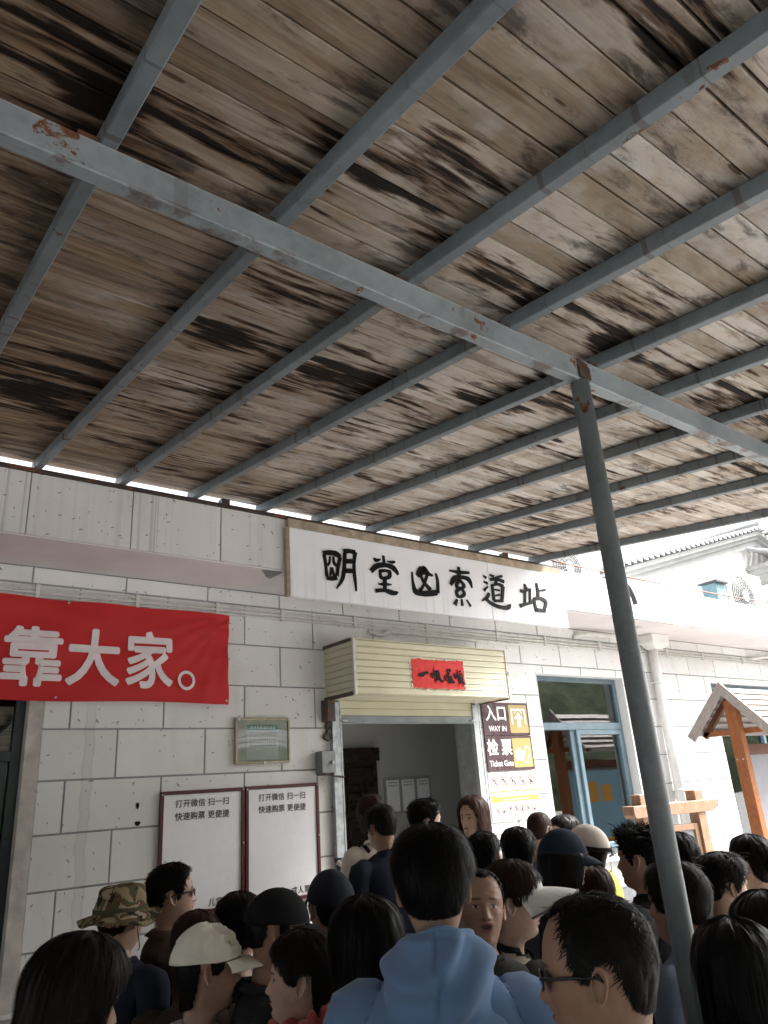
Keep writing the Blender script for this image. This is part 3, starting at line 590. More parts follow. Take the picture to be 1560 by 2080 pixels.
def border(m, P, x0, x1, z0, z1, t, y0, y1):
    for a, b, c, d in ((x0, x0+t, z0, z1), (x1-t, x1, z0, z1), (x0+t, x1-t, z0, z0+t), (x0+t, x1-t, z1-t, z1)):
        p = P(a, y0, c); q = P(b, y1, d); m.box(p[0], q[0], p[1], q[1], p[2], q[2])
WK = 1.0
def ribbon(m, pts, y, thick, P):
    """brush stroke: polyline of (x, z, wx, wz) widened, rounded at the ends"""
    pts = [Vector(p) for p in pts]; out = []
    for i in range(len(pts)-1):
        p0, p1, p2, p3 = pts[max(i-1, 0)], pts[i], pts[i+1], pts[min(i+2, len(pts)-1)]
        for s in range(5):
            t = s/5; out.append(.5*((2*p1)+(p2-p0)*t+(2*p0-5*p1+4*p2-p3)*t*t+(3*p1-p0-3*p2+p3)*t**3))
    out.append(pts[-1]); n = len(out); L = []; Rr = []
    for i, p in enumerate(out):
        d = out[min(i+1, n-1)]-out[max(i-1, 0)]; dx, dz = d.x, d.y; l = math.hypot(dx, dz) or 1; dx /= l; dz /= l
        w = max(.003, abs(dz)*p.z+abs(dx)*p.w)/2*WK
        L.append((p.x-dz*w, p.y+dx*w)); Rr.append((p.x+dz*w, p.y-dx*w))
    def cap(a, b, p):
        c = []; 
        for k in range(1, 4):
            w = math.pi*k/4; mx, mz = (a[0]+b[0])/2, (a[1]+b[1])/2; ux, uz = (a[0]-b[0])/2, (a[1]-b[1])/2
            c.append((mx+ux*math.cos(w)+(-uz)*math.sin(w)*.55, mz+uz*math.cos(w)+ux*math.sin(w)*.55))
        return c
    loop = L+cap(L[-1], Rr[-1], 0)[::-1][::-1]+Rr[::-1]+cap(Rr[0], L[0], 0)
    # caps bulge outwards: fix the side by testing direction
    k = len(loop); f = [P(x, y, z) for x, z in loop]; g = [P(x, y+thick, z) for x, z in loop]
    vs = f+g; nl = len(L); fs = []
    c1 = list(range(nl, nl+3)); r = list(range(nl+3, nl+3+nl))[::-1]; c2 = list(range(2*nl+3, 2*nl+6))
    for i in range(nl-1): fs.append((i, i+1, r[i+1], r[i]))
    fs.append((nl-1, *c1, r[-1])); fs.append((r[0], *c2, 0))
    fs += [(i, i+k, (i+1) % k+k, (i+1) % k) for i in range(k)]
    m.add(vs, fs)

# --- long white name board over the door
def name_board():
    k = N('stained_white_board', .42, .45); p = k.pos(); x = k.xyz(p)
    s1 = k.noise(k.map(p, (20, 1, .35)), 1.0, 4, .6); low = k.step(x[2], 3.62, 3.24); n1 = k.noise(p, 2.5, 5, .6)
    c = k.ramp(n1, [(.3, (.70, .70, .73)), (.7, (.78, .78, .80))])
    c = k.mix(k.math('MULTIPLY', k.math('MULTIPLY', k.step(s1, .50, .66), low), .30), c, (.42, .42, .43)); k.base(c); k.bump(k.noise(p, 5, 3), .06, .01)
    o = (4.12, 4.36, 3.21); P = at(o)
    t = thing('name_board', 'long white name board with six black calligraphic characters above the shutter', 'sign', o)
    for x0, x1 in ((2.612, 4.622), (4.625, 5.63)):
        q = MB(); a = P(x0, 4.36, 3.211); b = P(x1, 4.403, 3.724); q.box(a[0], b[0], a[1], b[1], a[2], b[2]); q.build('sign_board', k.m, t, .003)
    q = MB(); a = P(2.606, 4.362, 3.725); b = P(5.636, 4.405, 3.792); q.box(a[0], b[0], a[1], b[1], a[2], b[2])
    a = P(2.588, 4.366, 3.211); b = P(2.611, 4.405, 3.7245); q.box(a[0], b[0], a[1], b[1], a[2], b[2])
    q.build('edge_trim', simple('weathered_edge_trim', (.33, .27, .20), .7, .3, var=.35, scale=10), t)
    for ci, ch in enumerate(SIGN_STROKES):
        m = MB()
        for i, st in enumerate(ch): ribbon(m, [(x, z, a*.92, c*.92) for x, z, a, c in st], 4.351-.0003*i, .0085+.0003*i, P)
        m.build('character', M['black'], t)
name_board()

# --- roller shutter box with guide rails and lowered edge of the curtain
def shutter():
    o = (4.135, 4.8, 0); P = at(o)
    t = thing('roller_shutter', 'cream ribbed roller shutter box with rusty white corner trim, shutter rolled up over the doorway', 'shutter', o)
    x0, x1, y0, z0, z1 = 3.292, 4.978, 4.602, 2.592, 3.0
    n = 8; h = (z1-z0)/n
    def prof(z, d):      # lipped slat profile: (depth outwards, z)
        return [(0, z), (.006, z+.002), (.0035, z+h*.22), (.0035, z+h*.80), (-.002, z+h-.001), (-.012, z+h-.001), (-.012, z)]
    for i in range(n):
        z = z0+h*i
        m = MB(); pr = prof(z, 1); k = len(pr)
        vs = [P(x0+.012, y0-a, zz) for a, zz in pr]+[P(x1-.012, y0-a, zz) for a, zz in pr]
        m.add(vs, [tuple(range(k)), tuple(reversed(range(k, 2*k)))]+[(j, j+k, (j+1) % k+k, (j+1) % k) for j in range(k)]); m.build('slat', M['cream_metal'], t)
        for xs, sg in ((x0, -1), (x1, 1)):
            m = MB(); vs = [P(xs+sg*(a-.006), y0+.016, zz) for a, zz in pr]+[P(xs+sg*(a-.006), 4.998, zz) for a, zz in pr]
            m.add(vs, [tuple(range(k)), tuple(reversed(range(k, 2*k)))]+[(j, j+k, (j+1) % k+k, (j+1) % k) for j in range(k)]); m.build('slat', M['cream_metal'], t)
    for i in range(5):   # underside strips
        ya, yb = y0+.012+.072*i, y0+.012+.072*(i+1)-.003
        m = MB(); a = P(x0+.01, ya, z0-.004+.002*(i % 2)); b = P(x1-.01, yb, z0+.01); m.box(a[0], b[0], a[1], b[1], a[2], b[2]); m.build('slat', M['cream_metal'], t, .003)
    for xs in (x0, x1-.020):
        m = MB(); a = P(xs-.003, y0-.012, z0-.012); b = P(xs+.023, y0+.014, z1+.012); m.box(a[0], b[0], a[1], b[1], a[2], b[2]); m.build('corner_trim', M['trim'], t, .003)
    m = MB()
    for xs in (x0-.012, x1-.006):
        a = P(xs, y0+.015, z1-.012); b = P(xs+.018, 4.997, z1+.012); m.box(a[0], b[0], a[1], b[1], a[2], b[2])
        a = P(xs, y0+.015, z0-.014); b = P(xs+.018, 4.997, z0+.016); m.box(a[0], b[0], a[1], b[1], a[2], b[2])
    m.build('edge_trim', M['rust'], t, .002)
    m = MB(); a = P(x0-.004, y0-.008, z1+.001); b = P(x1+.004, 4.996, z1+.008); m.box(a[0], b[0], a[1], b[1], a[2], b[2]); m.build('top_sheet', M['cream_metal'], t)
    for i, (a_, b_) in enumerate(((2.528, 2.588), (2.472, 2.526))):
        m = MB(); a = P(3.40, 4.972, a_); b = P(4.845, 4.988, b_); m.box(a[0], b[0], a[1], b[1], a[2], b[2]); m.build('slat', M['cream_metal'], t, .005)
    m = MB(); a = P(3.40, 4.966, 2.415); b = P(4.845, 4.990, 2.470); m.box(a[0], b[0], a[1], b[1], a[2], b[2]); a = P(3.40, 4.955, 2.408); b = P(4.845, 4.995, 2.418); m.box(a[0], b[0], a[1], b[1], a[2], b[2])
    bb = m.build('bottom_bar', M['grey_bar'], t, .003)
    m = MB()
    for xs in (3.395, 4.80): m.tube([P(xs, 4.958, 2.432), P(xs+.07, 4.958, 2.432)], .008, 8)
    m.build('locking_bolt', M['galv'], bb)
    for xa, xb in ((3.318, 3.405), (4.842, 4.925)):
        m = MB(); a = P(xa, 4.955, .12); b = P(xb, 4.999, 2.572)
        m.box(a[0], a[0]+.012, a[1], b[1], a[2], b[2]); m.box(b[0]-.012, b[0], a[1], b[1], a[2], b[2]); m.box(a[0]+.0125, b[0]-.0125, a[1]+.004, a[1]+.010, a[2], b[2]); m.build('guide_rail', M['galv'], t)
    # ragged mortar and old motor bracket at the top of the left rail
    rr = random.Random(3); m = MB()
    for i in range(16):
        c = P(3.285+rr.uniform(-.022, .03), 4.985, 2.30+.27*rr.random()); Mx = Matrix.Translation(c) @ Matrix.Rotation(rr.uniform(0, 6), 4, 'Y') @ Matrix.Rotation(rr.uniform(-.4, .4), 4, 'X'); m.obox(Mx, rr.uniform(.02, .05), .03, rr.uniform(.02, .06))
    m.build('rough_mortar', simple('dark_mortar', (.10, .095, .085), .95, .1, var=.5, scale=40), t, .004)
    m = MB(); a = P(3.245, 4.90, 2.42); b = P(3.315, 4.996, 2.585); m.box(a[0], b[0], a[1], b[1], a[2], b[2]); m.build('motor_bracket', M['rust'], t, .006)
shutter()
def lock_box():
    o = (3.26, 4.97, 2.03); P = at(o); t = thing('switch_box', 'small grey steel switch box with rusty base left of the door rail', 'switch box', o)
    m = MB(); a = P(3.18, 4.905, 2.045); b = P(3.305, 4.998, 2.205); m.box(a[0], b[0], a[1], b[1], a[2], b[2]); m.build('housing', simple('dull_grey_steel', (.20, .21, .215), .5, .45, .3), t, .006)
    m = MB(); m.add([P(3.20, 4.903, 2.042), P(3.36, 4.90, 2.015), P(3.40, 4.93, 2.02), P(3.30, 4.998, 2.04), P(3.18, 4.998, 2.042), P(3.21, 4.91, 2.034), P(3.36, 4.906, 2.003), P(3.395, 4.93, 2.008), P(3.30, 4.99, 2.03), P(3.19, 4.99, 2.033)],
          [(0, 1, 2, 3, 4), (9, 8, 7, 6, 5), (0, 5, 6, 1), (1, 6, 7, 2), (2, 7, 8, 3), (3, 8, 9, 4), (4, 9, 5, 0)]); m.build('tray', M['rust'], t)
    m = MB(); m.tube([P(3.27, 4.90, 2.12), P(3.27, 4.885, 2.12)], .012, 12); m.build('lock', M['galv'], t)
lock_box()
def couplet():
    o = (4.15, 4.594, 2.76); P = at(o); t = thing('red_couplet', 'red paper couplet strip with four black brush characters pasted on the shutter box', 'paper strip', o)
    rr = random.Random(5); m = MB(); nx, nz = 22, 9; vs = []
    for j in range(nz):
        for i in range(nx):
            e = (i in (0, nx-1)) or (j in (0, nz-1)); x = 3.862+.568*i/(nx-1)+(rr.uniform(-.006, .006) if e else 0); z = 2.643+.234*j/(nz-1)+(rr.uniform(-.006, .006) if e else 0)
            vs.append(P(x, 4.5925-(.0035*math.sin(z*70)+.003*rr.random()), z))
    m.add(vs, [(j*nx+i, j*nx+i+1, (j+1)*nx+i+1, (j+1)*nx+i) for j in range(nz-1) for i in range(nx-1)], True); m.build('paper', M['red_paper'], t)
    m = MB()
    for i in range(34):
        side = rr.choice('tblr'); u = rr.random()
        x = {'l': 3.852, 'r': 4.435}.get(side, 3.86+.57*u); z = {'t': 2.885, 'b': 2.634}.get(side, 2.64+.24*u)
        Mx = Matrix.Translation(P(x+rr.uniform(-.006, .006), 4.5935, z+rr.uniform(-.005, .005))) @ Matrix.Rotation(rr.uniform(-.5, .5), 4, 'Y')
        m.obox(Mx, rr.uniform(.01, .05) if side in 'tb' else rr.uniform(.006, .014), .003, rr.uniform(.005, .012) if side in 'tb' else rr.uniform(.01, .035))
    m.build('torn_edge', M['tape'], t)
    # brush characters drawn stroke by stroke (u right, v up in units of the strip height)
    W_, H_ = .568, .234
    def st(pts): return [(3.862+x/1300*W_, 2.643+(900-y)/800*H_, w/1300*W_, w/800*H_) for x, y, w in pts]
    chars = [[[(140, 540, 70), (210, 540, 90), (280, 490, 60), (350, 470, 70), (375, 480, 50)]],
             [[(455, 470, 20), (470, 540, 55), (480, 610, 20)], [(520, 310, 10), (525, 500, 22), (545, 740, 30)], [(560, 400, 35), (540, 520, 25)], [(615, 390, 45), (600, 520, 45), (575, 680, 35)], [(640, 420, 30), (650, 600, 45), (690, 690, 40), (725, 680, 40), (730, 640, 15)], [(600, 560, 40), (640, 640, 50)], [(460, 520, 30), (560, 480, 22)]],
             [[(840, 420, 25), (880, 360, 45), (925, 370, 55), (920, 420, 30)], [(780, 510, 20), (785, 580, 45), (800, 680, 20)], [(900, 430, 45), (860, 530, 45), (850, 600, 30)], [(860, 540, 40), (930, 560, 45), (900, 640, 40)], [(850, 620, 35), (900, 700, 55), (1000, 700, 55), (1020, 680, 30)], [(930, 520, 40), (960, 620, 36), (1000, 690, 30)], [(880, 600, 30), (930, 680, 40)]],
             [[(1035, 440, 16), (1050, 540, 45), (1060, 610, 20)], [(1090, 480, 40), (1085, 590, 25)], [(1120, 330, 16), (1120, 500, 26), (1150, 740, 30)], [(1180, 370, 60), (1190, 400, 55)], [(1170, 440, 30), (1175, 580, 40), (1170, 660, 35)], [(1170, 460, 25), (1225, 460, 30), (1230, 640, 35)], [(1175, 560, 24), (1225, 555, 24)], [(1180, 660, 40), (1150, 760, 20)], [(1215, 650, 35), (1270, 740, 35), (1285, 770, 12)]]]
    for ch in chars:
        m = MB()
        for i, s in enumerate(ch): ribbon(m, st(s), 4.5850-.0002*i, .002, P)
        m.build('character', M['black'], t)
couplet()

# --- red cloth banner
def banner():
    o = (.8, 4.96, 2.86); P = at(o); t = thing('red_banner', 'red cloth banner with large white characters tied across the wall above the window', 'banner', o)
    cx, cz = 2.43, 3.19
    def dy(x, z):
        r = math.hypot(x-cx, z-cz); a = math.atan2(cz-z, cx-x)
        f = .010*math.sin(a*26)*math.exp(-r*2.4)+.005*math.sin(z*30+x*2+math.sin(x*5))+.004*math.sin(x*9-z*12)
        return 4.944-f-.006*math.sin((x+1)*1.7)
    nx, nz = 120, 34; vs = []
    for j in range(nz):
        for i in range(nx):
            u, v = i/(nx-1), j/(nz-1); x = -.95+3.388*u
            zt = 3.186+.008*u-.012*abs(math.sin(u*math.pi*5.5))**2*(1-u*.3); zb = 2.552-.008*u+.006*math.sin(u*17)
            xx = x-(.012*math.sin(v*math.pi) if i == nx-1 else 0)
            z = zb+(zt-zb)*v; vs.append(P(xx, dy(xx, z), z))
    MB().add(vs, [(j*nx+i, j*nx+i+1, (j+1)*nx+i+1, (j+1)*nx+i) for j in range(nz-1) for i in range(nx-1)], True).build('cloth', M['banner'], t)
    for ch, x0, x1, z0, z1 in (('靠', .925, 1.285, 2.628, 3.000), ('大', 1.305, 1.646, 2.640, 3.010), ('家', 1.684, 2.014, 2.634, 3.020)):
        me = bold_mesh(ch, .4, .0100); vv = np.array([v.co[:] for v in me.vertices]); lo, hi = vv.min(0), vv.max(0)
        for v in me.vertices:
            x = x0+(v.co.x-lo[0])/(hi[0]-lo[0])*(x1-x0); z = z0+(v.co.y-lo[1])/(hi[1]-lo[1])*(z1-z0)
            v.co = P(x, dy(x, z)-.0058-v.co.z, z)
        me.materials.clear(); link('character', me, M['banner_white'], t)
    m = MB(); k = 40; a, b = (.062, .068), (.042, .047); c = (2.112, 2.698); vs = []
    for i in range(k):
        w = 2*math.pi*i/k
        for q in (a, b):
            x, z = c[0]+q[0]*math.cos(w), c[1]+q[1]*math.sin(w); vs.append(P(x, dy(x, z)-.0055, z))
    m.add(vs, [(2*i, 2*((i+1) % k), 2*((i+1) % k)+1, 2*i+1) for i in range(k)]); m.build('full_stop', M['banner_white'], t)
    m = MB()
    for x, z in ((1.29, 3.17), (2.425, 3.186), (2.43, 2.86), (2.415, 2.565), (1.26, 2.565), (.3, 3.17)): m.tube([P(x, 4.948, z), P(x, 4.938, z)], .007, 8)
    m.build('eyelet', M['galv'], t)
    m = MB(); m.tube([P(2.43, 4.945, 3.186), P(2.47, 4.96, 3.215), P(2.50, 4.975, 3.232)], .0025, 6); m.build('tie_string', M['pvc_white'], t)
banner()

# --- two framed ticket posters
def ticket_poster(x0, x1, z0, z1, label, foot, fx):
    o = ((x0+x1)/2, 4.985, z0); P = at(o); t = thing('ticket_poster', label, 'poster', o, 0, 'framed ticket posters left of the door')
    m = MB(); border(m, P, x0, x1, z0, z1, .022, 4.978, 4.998); m.build('frame', M['maroon'], t, .002)
    m = MB(); a = P(x0+.0225, 4.988, z0+.0225); b = P(x1-.0225, 4.997, z1-.0225); m.box(a[0], b[0], a[1], b[1], a[2], b[2]); m.build('sheet', M['paper'], t)
    xm = (x0+x1)/2
    w = x1-x0
    text('lettering', '打开微信 扫一扫', .052, M['grey_print'], t, P(xm-.005, 4.9865, z1-.083), extrude=.0004, sx=1.0, spacing=1.06, weight=.0007)
    text('lettering', '快速购票 更便捷', .052, M['grey_print'], t, P(xm-.005, 4.9865, z1-.162), extrude=.0004, sx=1.0, spacing=1.06, weight=.0007)
    text('lettering', foot, .050, M['grey_print'], t, P(fx, 4.9865, z0+.055), extrude=.0004, spacing=1.15, weight=.0007)
    m = MB()
    for x, z in ((x0+.011, z1-.02), (x1-.011, z1-.012), (x1-.008, (z0+z1)/2+.02)): m.tube([P(x, 4.979, z), P(x, 4.974, z)], .006, 8)
    m.build('screw', M['galv'], t)
ticket_poster(1.975, 2.578, 1.232, 1.980, 'white poster in maroon frame headed with two lines of text, nearer the dark window', '儿童票', 2.40)
ticket_poster(2.588, 3.190, 1.226, 1.984, 'white poster in maroon frame beside the door rail, right one of the pair', '成人票', 3.02)

# --- framed notice behind glass
def cert():
    o = (2.72, 4.98, 2.13); P = at(o); t = thing('framed_notice', 'small gold framed notice behind glass left of the shutter box', 'picture frame', o)
    x0, x1, z0, z1 = 2.502, 2.946, 2.135, 2.450
    m = MB(); border(m, P, x0, x1, z0, z1, .014, 4.968, 4.998); m.build('frame', M['brass'], t, .003)
    m = MB(); a = P(x0+.0142, 4.985, z0+.0142); b = P(x1-.0142, 4.996, z1-.0142); m.box(a[0], b[0], a[1], b[1], a[2], b[2]); m.build('backing', simple('grey_mount_card', (.58, .57, .54), .7, .2, bump=0), t)
    m = MB(); rectface(m, P, 2.595, 2.855, 2.16, 2.405, 4.9835); m.build('sheet', M['paper'], t)
    m = MB(); rectface(m, P, 2.597, 2.853, 2.366, 2.404, 4.9825); m.build('header', M['green_print'], t)
    bars(t, P, 2.725, 2.385, 8, .205, .020, 4.9815, M['paper'], seed=4)
    for i in range(5): bars(t, P, 2.725, 2.345-.022*i, 14, .22, .008, 4.9828, M['grey_print'], seed=10+i)
    m = MB(); a = P(x0+.0144, 4.975, z0+.0144); b = P(x1-.0144, 4.977, z1-.0144); m.box(a[0], b[0], a[1], b[1], a[2], b[2]); m.build('glass', m_glass('picture_glass', (.95, .96, .96), .03), t)
    m = MB()
    for x, z in ((2.525, 2.44), (2.93, 2.442), (2.73, 2.137)): m.obox(Matrix.Translation(P(x, 4.964, z)), .022, .008, .024)
    m.build('clip', M['galv'], t, .002)
cert()

# --- way-in and ticket-gate panels, prohibition notice
def info_panel(z0, z1, label, zh, en, icon):
    x0, x1 = 4.984, 5.602; o = ((x0+x1)/2, 4.98, z0); P = at(o); t = thing('direction_sign', label, 'sign', o, 0, 'brown and gold direction signs right of the door')
    m = MB(); a = P(x0, 4.978, z0); b = P(x1, 4.998, z1); m.box(a[0], b[0], a[1], b[1], a[2], b[2]); m.build('sign_panel', M['brown_sign'], t, .003)
    gx0, gx1, gz0, gz1 = x0+.345, x1-.022, z0+.022, z1-.020
    m = MB(); rectface(m, P, gx0, gx1, gz0, gz1, 4.9765); m.build('gold_field', M['gold'], t)
    h = z1-z0
    text('lettering', zh, .150, M['sign_paint'], t, P(x0+.175, 4.9765, z0+h*.64), weight=.0035, extrude=.0005, sx=.95)
    text('lettering', en, .070, M['sign_paint'], t, P(x0+.180, 4.9765, z0+h*.20), weight=.0008, extrude=.0005, sx=.92)
    cx, cz = (gx0+gx1)/2, (gz0+gz1)/2; m = MB(); F_ = lambda pts, y=4.9745: m.add([P(cx+a, y, cz+b) for a, b in pts], [tuple(range(len(pts)))])
    if icon == 'arrow':
        F_([(-.022, -.075), (.022, -.075), (.022, .0), (-.022, .0)]); F_([(-.062, .0), (.062, .0), (.0, .062)], 4.9742)
        for s in (-1, 1): F_([(s*.098, -.05), (s*.082, -.05), (s*.082, .085), (s*.098, .085)][::s])
        F_([(-.098, .075), (.098, .075), (.098, .092), (-.098, .092)], 4.9741); 
        for s in (-1, 1): F_([(s*.025, .068), (s*.05, .045), (s*.058, .052), (s*.033, .075)][::-s], 4.9743)
    else:
        F_([(-.092, -.075), (.01, -.065), (.018, .0), (-.02, .018), (-.045, .05), (-.075, .022), (-.1, .015)])
        for pts in (((.0, -.07), (.045, .06)), ((.045, .06), (.085, .045)), ((.085, .045), (.095, -.0)), ((.095, 0), (.05, -.095)), ((.05, -.095), (.0, -.07)), ((.015, -.005), (.045, .06)), ((.075, -.03), (.05, -.095))):
            (a, b), (c, d) = pts; l = math.hypot(c-a, d-b); nx_, nz_ = -(d-b)/l*.004, (c-a)/l*.004
            F_([(a-nx_, b-nz_), (c-nx_, d-nz_), (c+nx_, d+nz_), (a+nx_, b+nz_)], 4.9741-.0001*pts[0][0])
    m.build('pictogram', M['sign_paint'], t)
info_panel(2.303, 2.600, 'brown sign reading WAY IN with an arrow on its gold half, upper of the two', '入口', 'WAY IN', 'arrow')
info_panel(1.998, 2.298, 'brown sign reading Ticket Gate with a ticket pictogram, lower of the two', '检 票', 'Ticket Gate', 'ticket')
def prohibition():
    x0, x1, z0, z1 = 4.984, 5.602, 1.575, 1.985; o = ((x0+x1)/2, 4.98, z0); P = at(o)
    t = thing('prohibition_notice', 'white notice with an orange band and rows of small round prohibition icons', 'notice', o)
    m = MB(); a = P(x0, 4.986, z0); b = P(x1, 4.998, z1); m.box(a[0], b[0], a[1], b[1], a[2], b[2]); m.build('sheet', M['paper'], t, .002)
    m = MB(); rectface(m, P, x0+.006, x1-.006, 1.735, 1.828, 4.9845); m.build('orange_band', M['orange'], t)
    text('lettering', '严禁携带易燃易爆等危险物品', .0455, M['paper'], t, P(5.293, 4.983, 1.792), weight=.0006, extrude=.0003)
    bars(t, P, 5.30, 1.752, 26, .36, .012, 4.983, M['paper'], seed=7)
    rr = random.Random(8)
    for row, (n, cz, r) in enumerate(((5, 1.905, .043), (7, 1.668, .031))):
        for i in range(n):
            cx = x0+.072+(x1-x0-.144)*i/(n-1); m = MB(); k = 28; vs = []
            for j in range(k):
                w = 2*math.pi*j/k
                for q in (r, r*.80): vs.append(P(cx+q*math.cos(w), 4.9842, cz+q*math.sin(w)))
            m.add(vs, [(2*j, 2*((j+1) % k), 2*((j+1) % k)+1, 2*j+1) for j in range(k)])
            c = math.cos(.8)*r*.9; s = math.sin(.8)*r*.9; e = r*.09
            m.add([P(cx-c-e, 4.9841, cz+s-e), P(cx+c-e, 4.9841, cz-s-e), P(cx+c+e, 4.9841, cz-s+e), P(cx-c+e, 4.9841, cz+s+e)], [(0, 1, 2, 3)])
            ic = m.build('prohibition_ring', M['red_ring'], t)
            m = MB()
            for q in range(4):
                a0 = rr.uniform(-.45, .45)*r; b0 = rr.uniform(-.5, .5)*r; Mx = Matrix.Translation(P(cx+a0, 4.9843, cz+b0)) @ Matrix.Rotation(rr.choice([0, .7, -.6, 1.5]), 4, 'Y'); m.obox(Mx, r*rr.uniform(.12, .25), .0006, r*rr.uniform(.4, .9))
            m.build('pictogram', M['grey_print'], ic)
        bars(t, P, (x0+x1)/2, cz-r-.012, n*4, .50, .008, 4.984, M['grey_print'], gap=.3, seed=20+row)
prohibition()
# three small posters on the wall inside
def inner_posters():
    o = (5.37, 6.59, 1.69); P = at(o); t = thing('triple_notice', 'grey board with three small notices on the wall inside the doorway', 'notice', o)
    m = MB(); a = P(5.03, 6.585, 1.665); b = P(5.68, 6.598, 2.03); m.box(a[0], b[0], a[1], b[1], a[2], b[2]); m.build('backing', simple('dim_grey_card', (.30, .30, .31), .6, .2, bump=0), t)
    for i in range(3):
        x = 5.06+.21*i; m = MB(); rectface(m, P, x, x+.17, 1.69, 2.0, 6.583); m.build('sheet', M['paper'], t); bars(t, P, x+.085, 1.975, 6, .13, .014, 6.5815, M['grey_print'], seed=30+i); bars(t, P, x+.085, 1.945, 6, .13, .014, 6.5815, M['grey_print'], seed=40+i)
inner_posters()

# ================================================================== timber furniture on the right
def gabled_stand():
    xg, yr, zr = 7.43, 4.005, 2.662; o = (7.55, yr, 0); P = at(o); L = 2.35
    t = thing('gabled_display_stand', 'timber display stand with a pitched board roof on orange posts', 'display stand', o)
    ends = ((yr+.405, 2.225), (yr-.39, 2.225))
    for ye, ze in ends:
        dy, dz = ye-yr, ze-zr; l = math.hypot(dy, dz); uy, uz = dy/l, dz/l; ny, nz = (-uz, uy) if uy > 0 else (uz, -uy)
        if nz < 0: ny, nz = -ny, -nz
        n = 7
        for i in range(n):
            s0, s1 = l*i/n, l*(i+1)/n+.012; a = .012+.0*i
            m = MB(); vs = []
            for x in (xg+.03, xg+L-.03):
                for s, h in ((s0, .004), (s1, .030), (s1, .046), (s0, .020)): vs.append(P(x, yr+uy*s+ny*h, zr-.02+uz*s+nz*h))
            m.add(vs, [(0, 1, 2, 3), (7, 6, 5, 4), (0, 4, 5, 1), (1, 5, 6, 2), (2, 6, 7, 3), (3, 7, 4, 0)]); m.build('roof_board', M['board_grey'], t)
        for x in (xg, xg+L-.028):
            m = MB(); vs = []
            for xx in (x, x+.028):
                for s, h in ((-.0, .045), (l+.03, .045), (l+.03, -.045), (-.0, -.045)): vs.append(P(xx, yr+uy*s+(ny*h if s > 0 else 0), zr-.01+uz*s+(nz*h if s > 0 else h*l/abs(dy))))
            m.add(vs, [(0, 1, 2, 3), (7, 6, 5, 4), (0, 4, 5, 1), (1, 5, 6, 2), (2, 6, 7, 3), (3, 7, 4, 0)]); m.build('barge_board', M['board_grey'], t)
        for x in (xg+.16, xg+L-.22):
            m = MB(); vs = []
            for xx in (x, x+.05):
                for s, h in ((.05, .0), (l-.03, .0), (l-.03, -.05), (.05, -.05)): vs.append(P(xx, yr+uy*s+ny*h, zr-.03+uz*s+nz*h))
            m.add(vs, [(0, 1, 2, 3), (7, 6, 5, 4), (0, 4, 5, 1), (1, 5, 6, 2), (2, 6, 7, 3), (3, 7, 4, 0)]); m.build('rafter', M['timber_dark'], t)
    for x in (xg+.06, xg+L-.18):
        m = MB(); a = P(x+.10, yr-.36, 2.20); b = P(x+.15, yr+.37, 2.255); m.box(a[0], b[0], a[1], b[1], a[2], b[2]); m.build('tie_beam', M['timber'], t, .004)
        m = MB(); a = P(x, yr-.085, .0); b = P(x+.095, yr+.03, 2.53); m.box(a[0], b[0], a[1], b[1], a[2], b[2]); po = m.build('post', M['timber'], t, .006)
        m = MB()
        for dz in (0, ): 
            for q in (-.055, .005): m.tube([P(x-.002, yr+q-.0, 1.96), P(x-.008, yr+q-.0, 1.96)], .007, 8)
        m.build('bolt', M['galv'], po)
        m = MB(); a = P(x+.1, yr-.05, 2.10); b = P(x+.34, yr, 2.15); vs = [P(x+.096, yr-.05, 2.30), P(x+.16, yr-.05, 2.46), P(x+.16, yr, 2.46), P(x+.096, yr, 2.30), P(x+.096, yr-.05, 2.46), P(x+.096, yr, 2.46)]
        m.add(vs, [(0, 1, 4), (3, 5, 2), (0, 3, 2, 1), (1, 2, 5, 4), (4, 5, 3, 0)]); m.build('brace', M['timber_dark'], t)
    m = MB(); a = P(xg+.155, yr-.065, 2.0); b = P(xg+L-.18, yr+.01, 2.10); m.box(a[0], b[0], a[1], b[1], a[2], b[2]); m.build('rail', M['timber_dark'], t, .004)
    m = MB(); a = P(xg+.155, yr-.045, .75); b = P(xg+L-.18, yr-.02, 1.998); m.box(a[0], b[0], a[1], b[1], a[2], b[2]); m.build('display_panel', M['panel_grey'], t)
    m = MB(); a = P(xg+.18, yr-.019, .80); b = P(xg+L-.2, yr-.012, 1.97); m.box(a[0], b[0], a[1], b[1], a[2], b[2]); bp = m.build('back_poster', M['blue_print'], t)
    m = MB()
    for x, z, w, h in ((xg+.5, 1.6, .22, .24), (xg+.8, 1.6, .2, .2), (xg+1.3, 1.05, .3, .14), (xg+.75, 1.05, .3, .14)): rectface(m, P, x, x+w, z, z+h, yr-.0105)
    m.build('print', M['orange'], bp)
    m = MB(); a = P(xg+.155, yr-.065, .68); b = P(xg+L-.18, yr+.01, .748); m.box(a[0], b[0], a[1], b[1], a[2], b[2]); m.build('rail', M['timber'], t, .004)
gabled_stand()
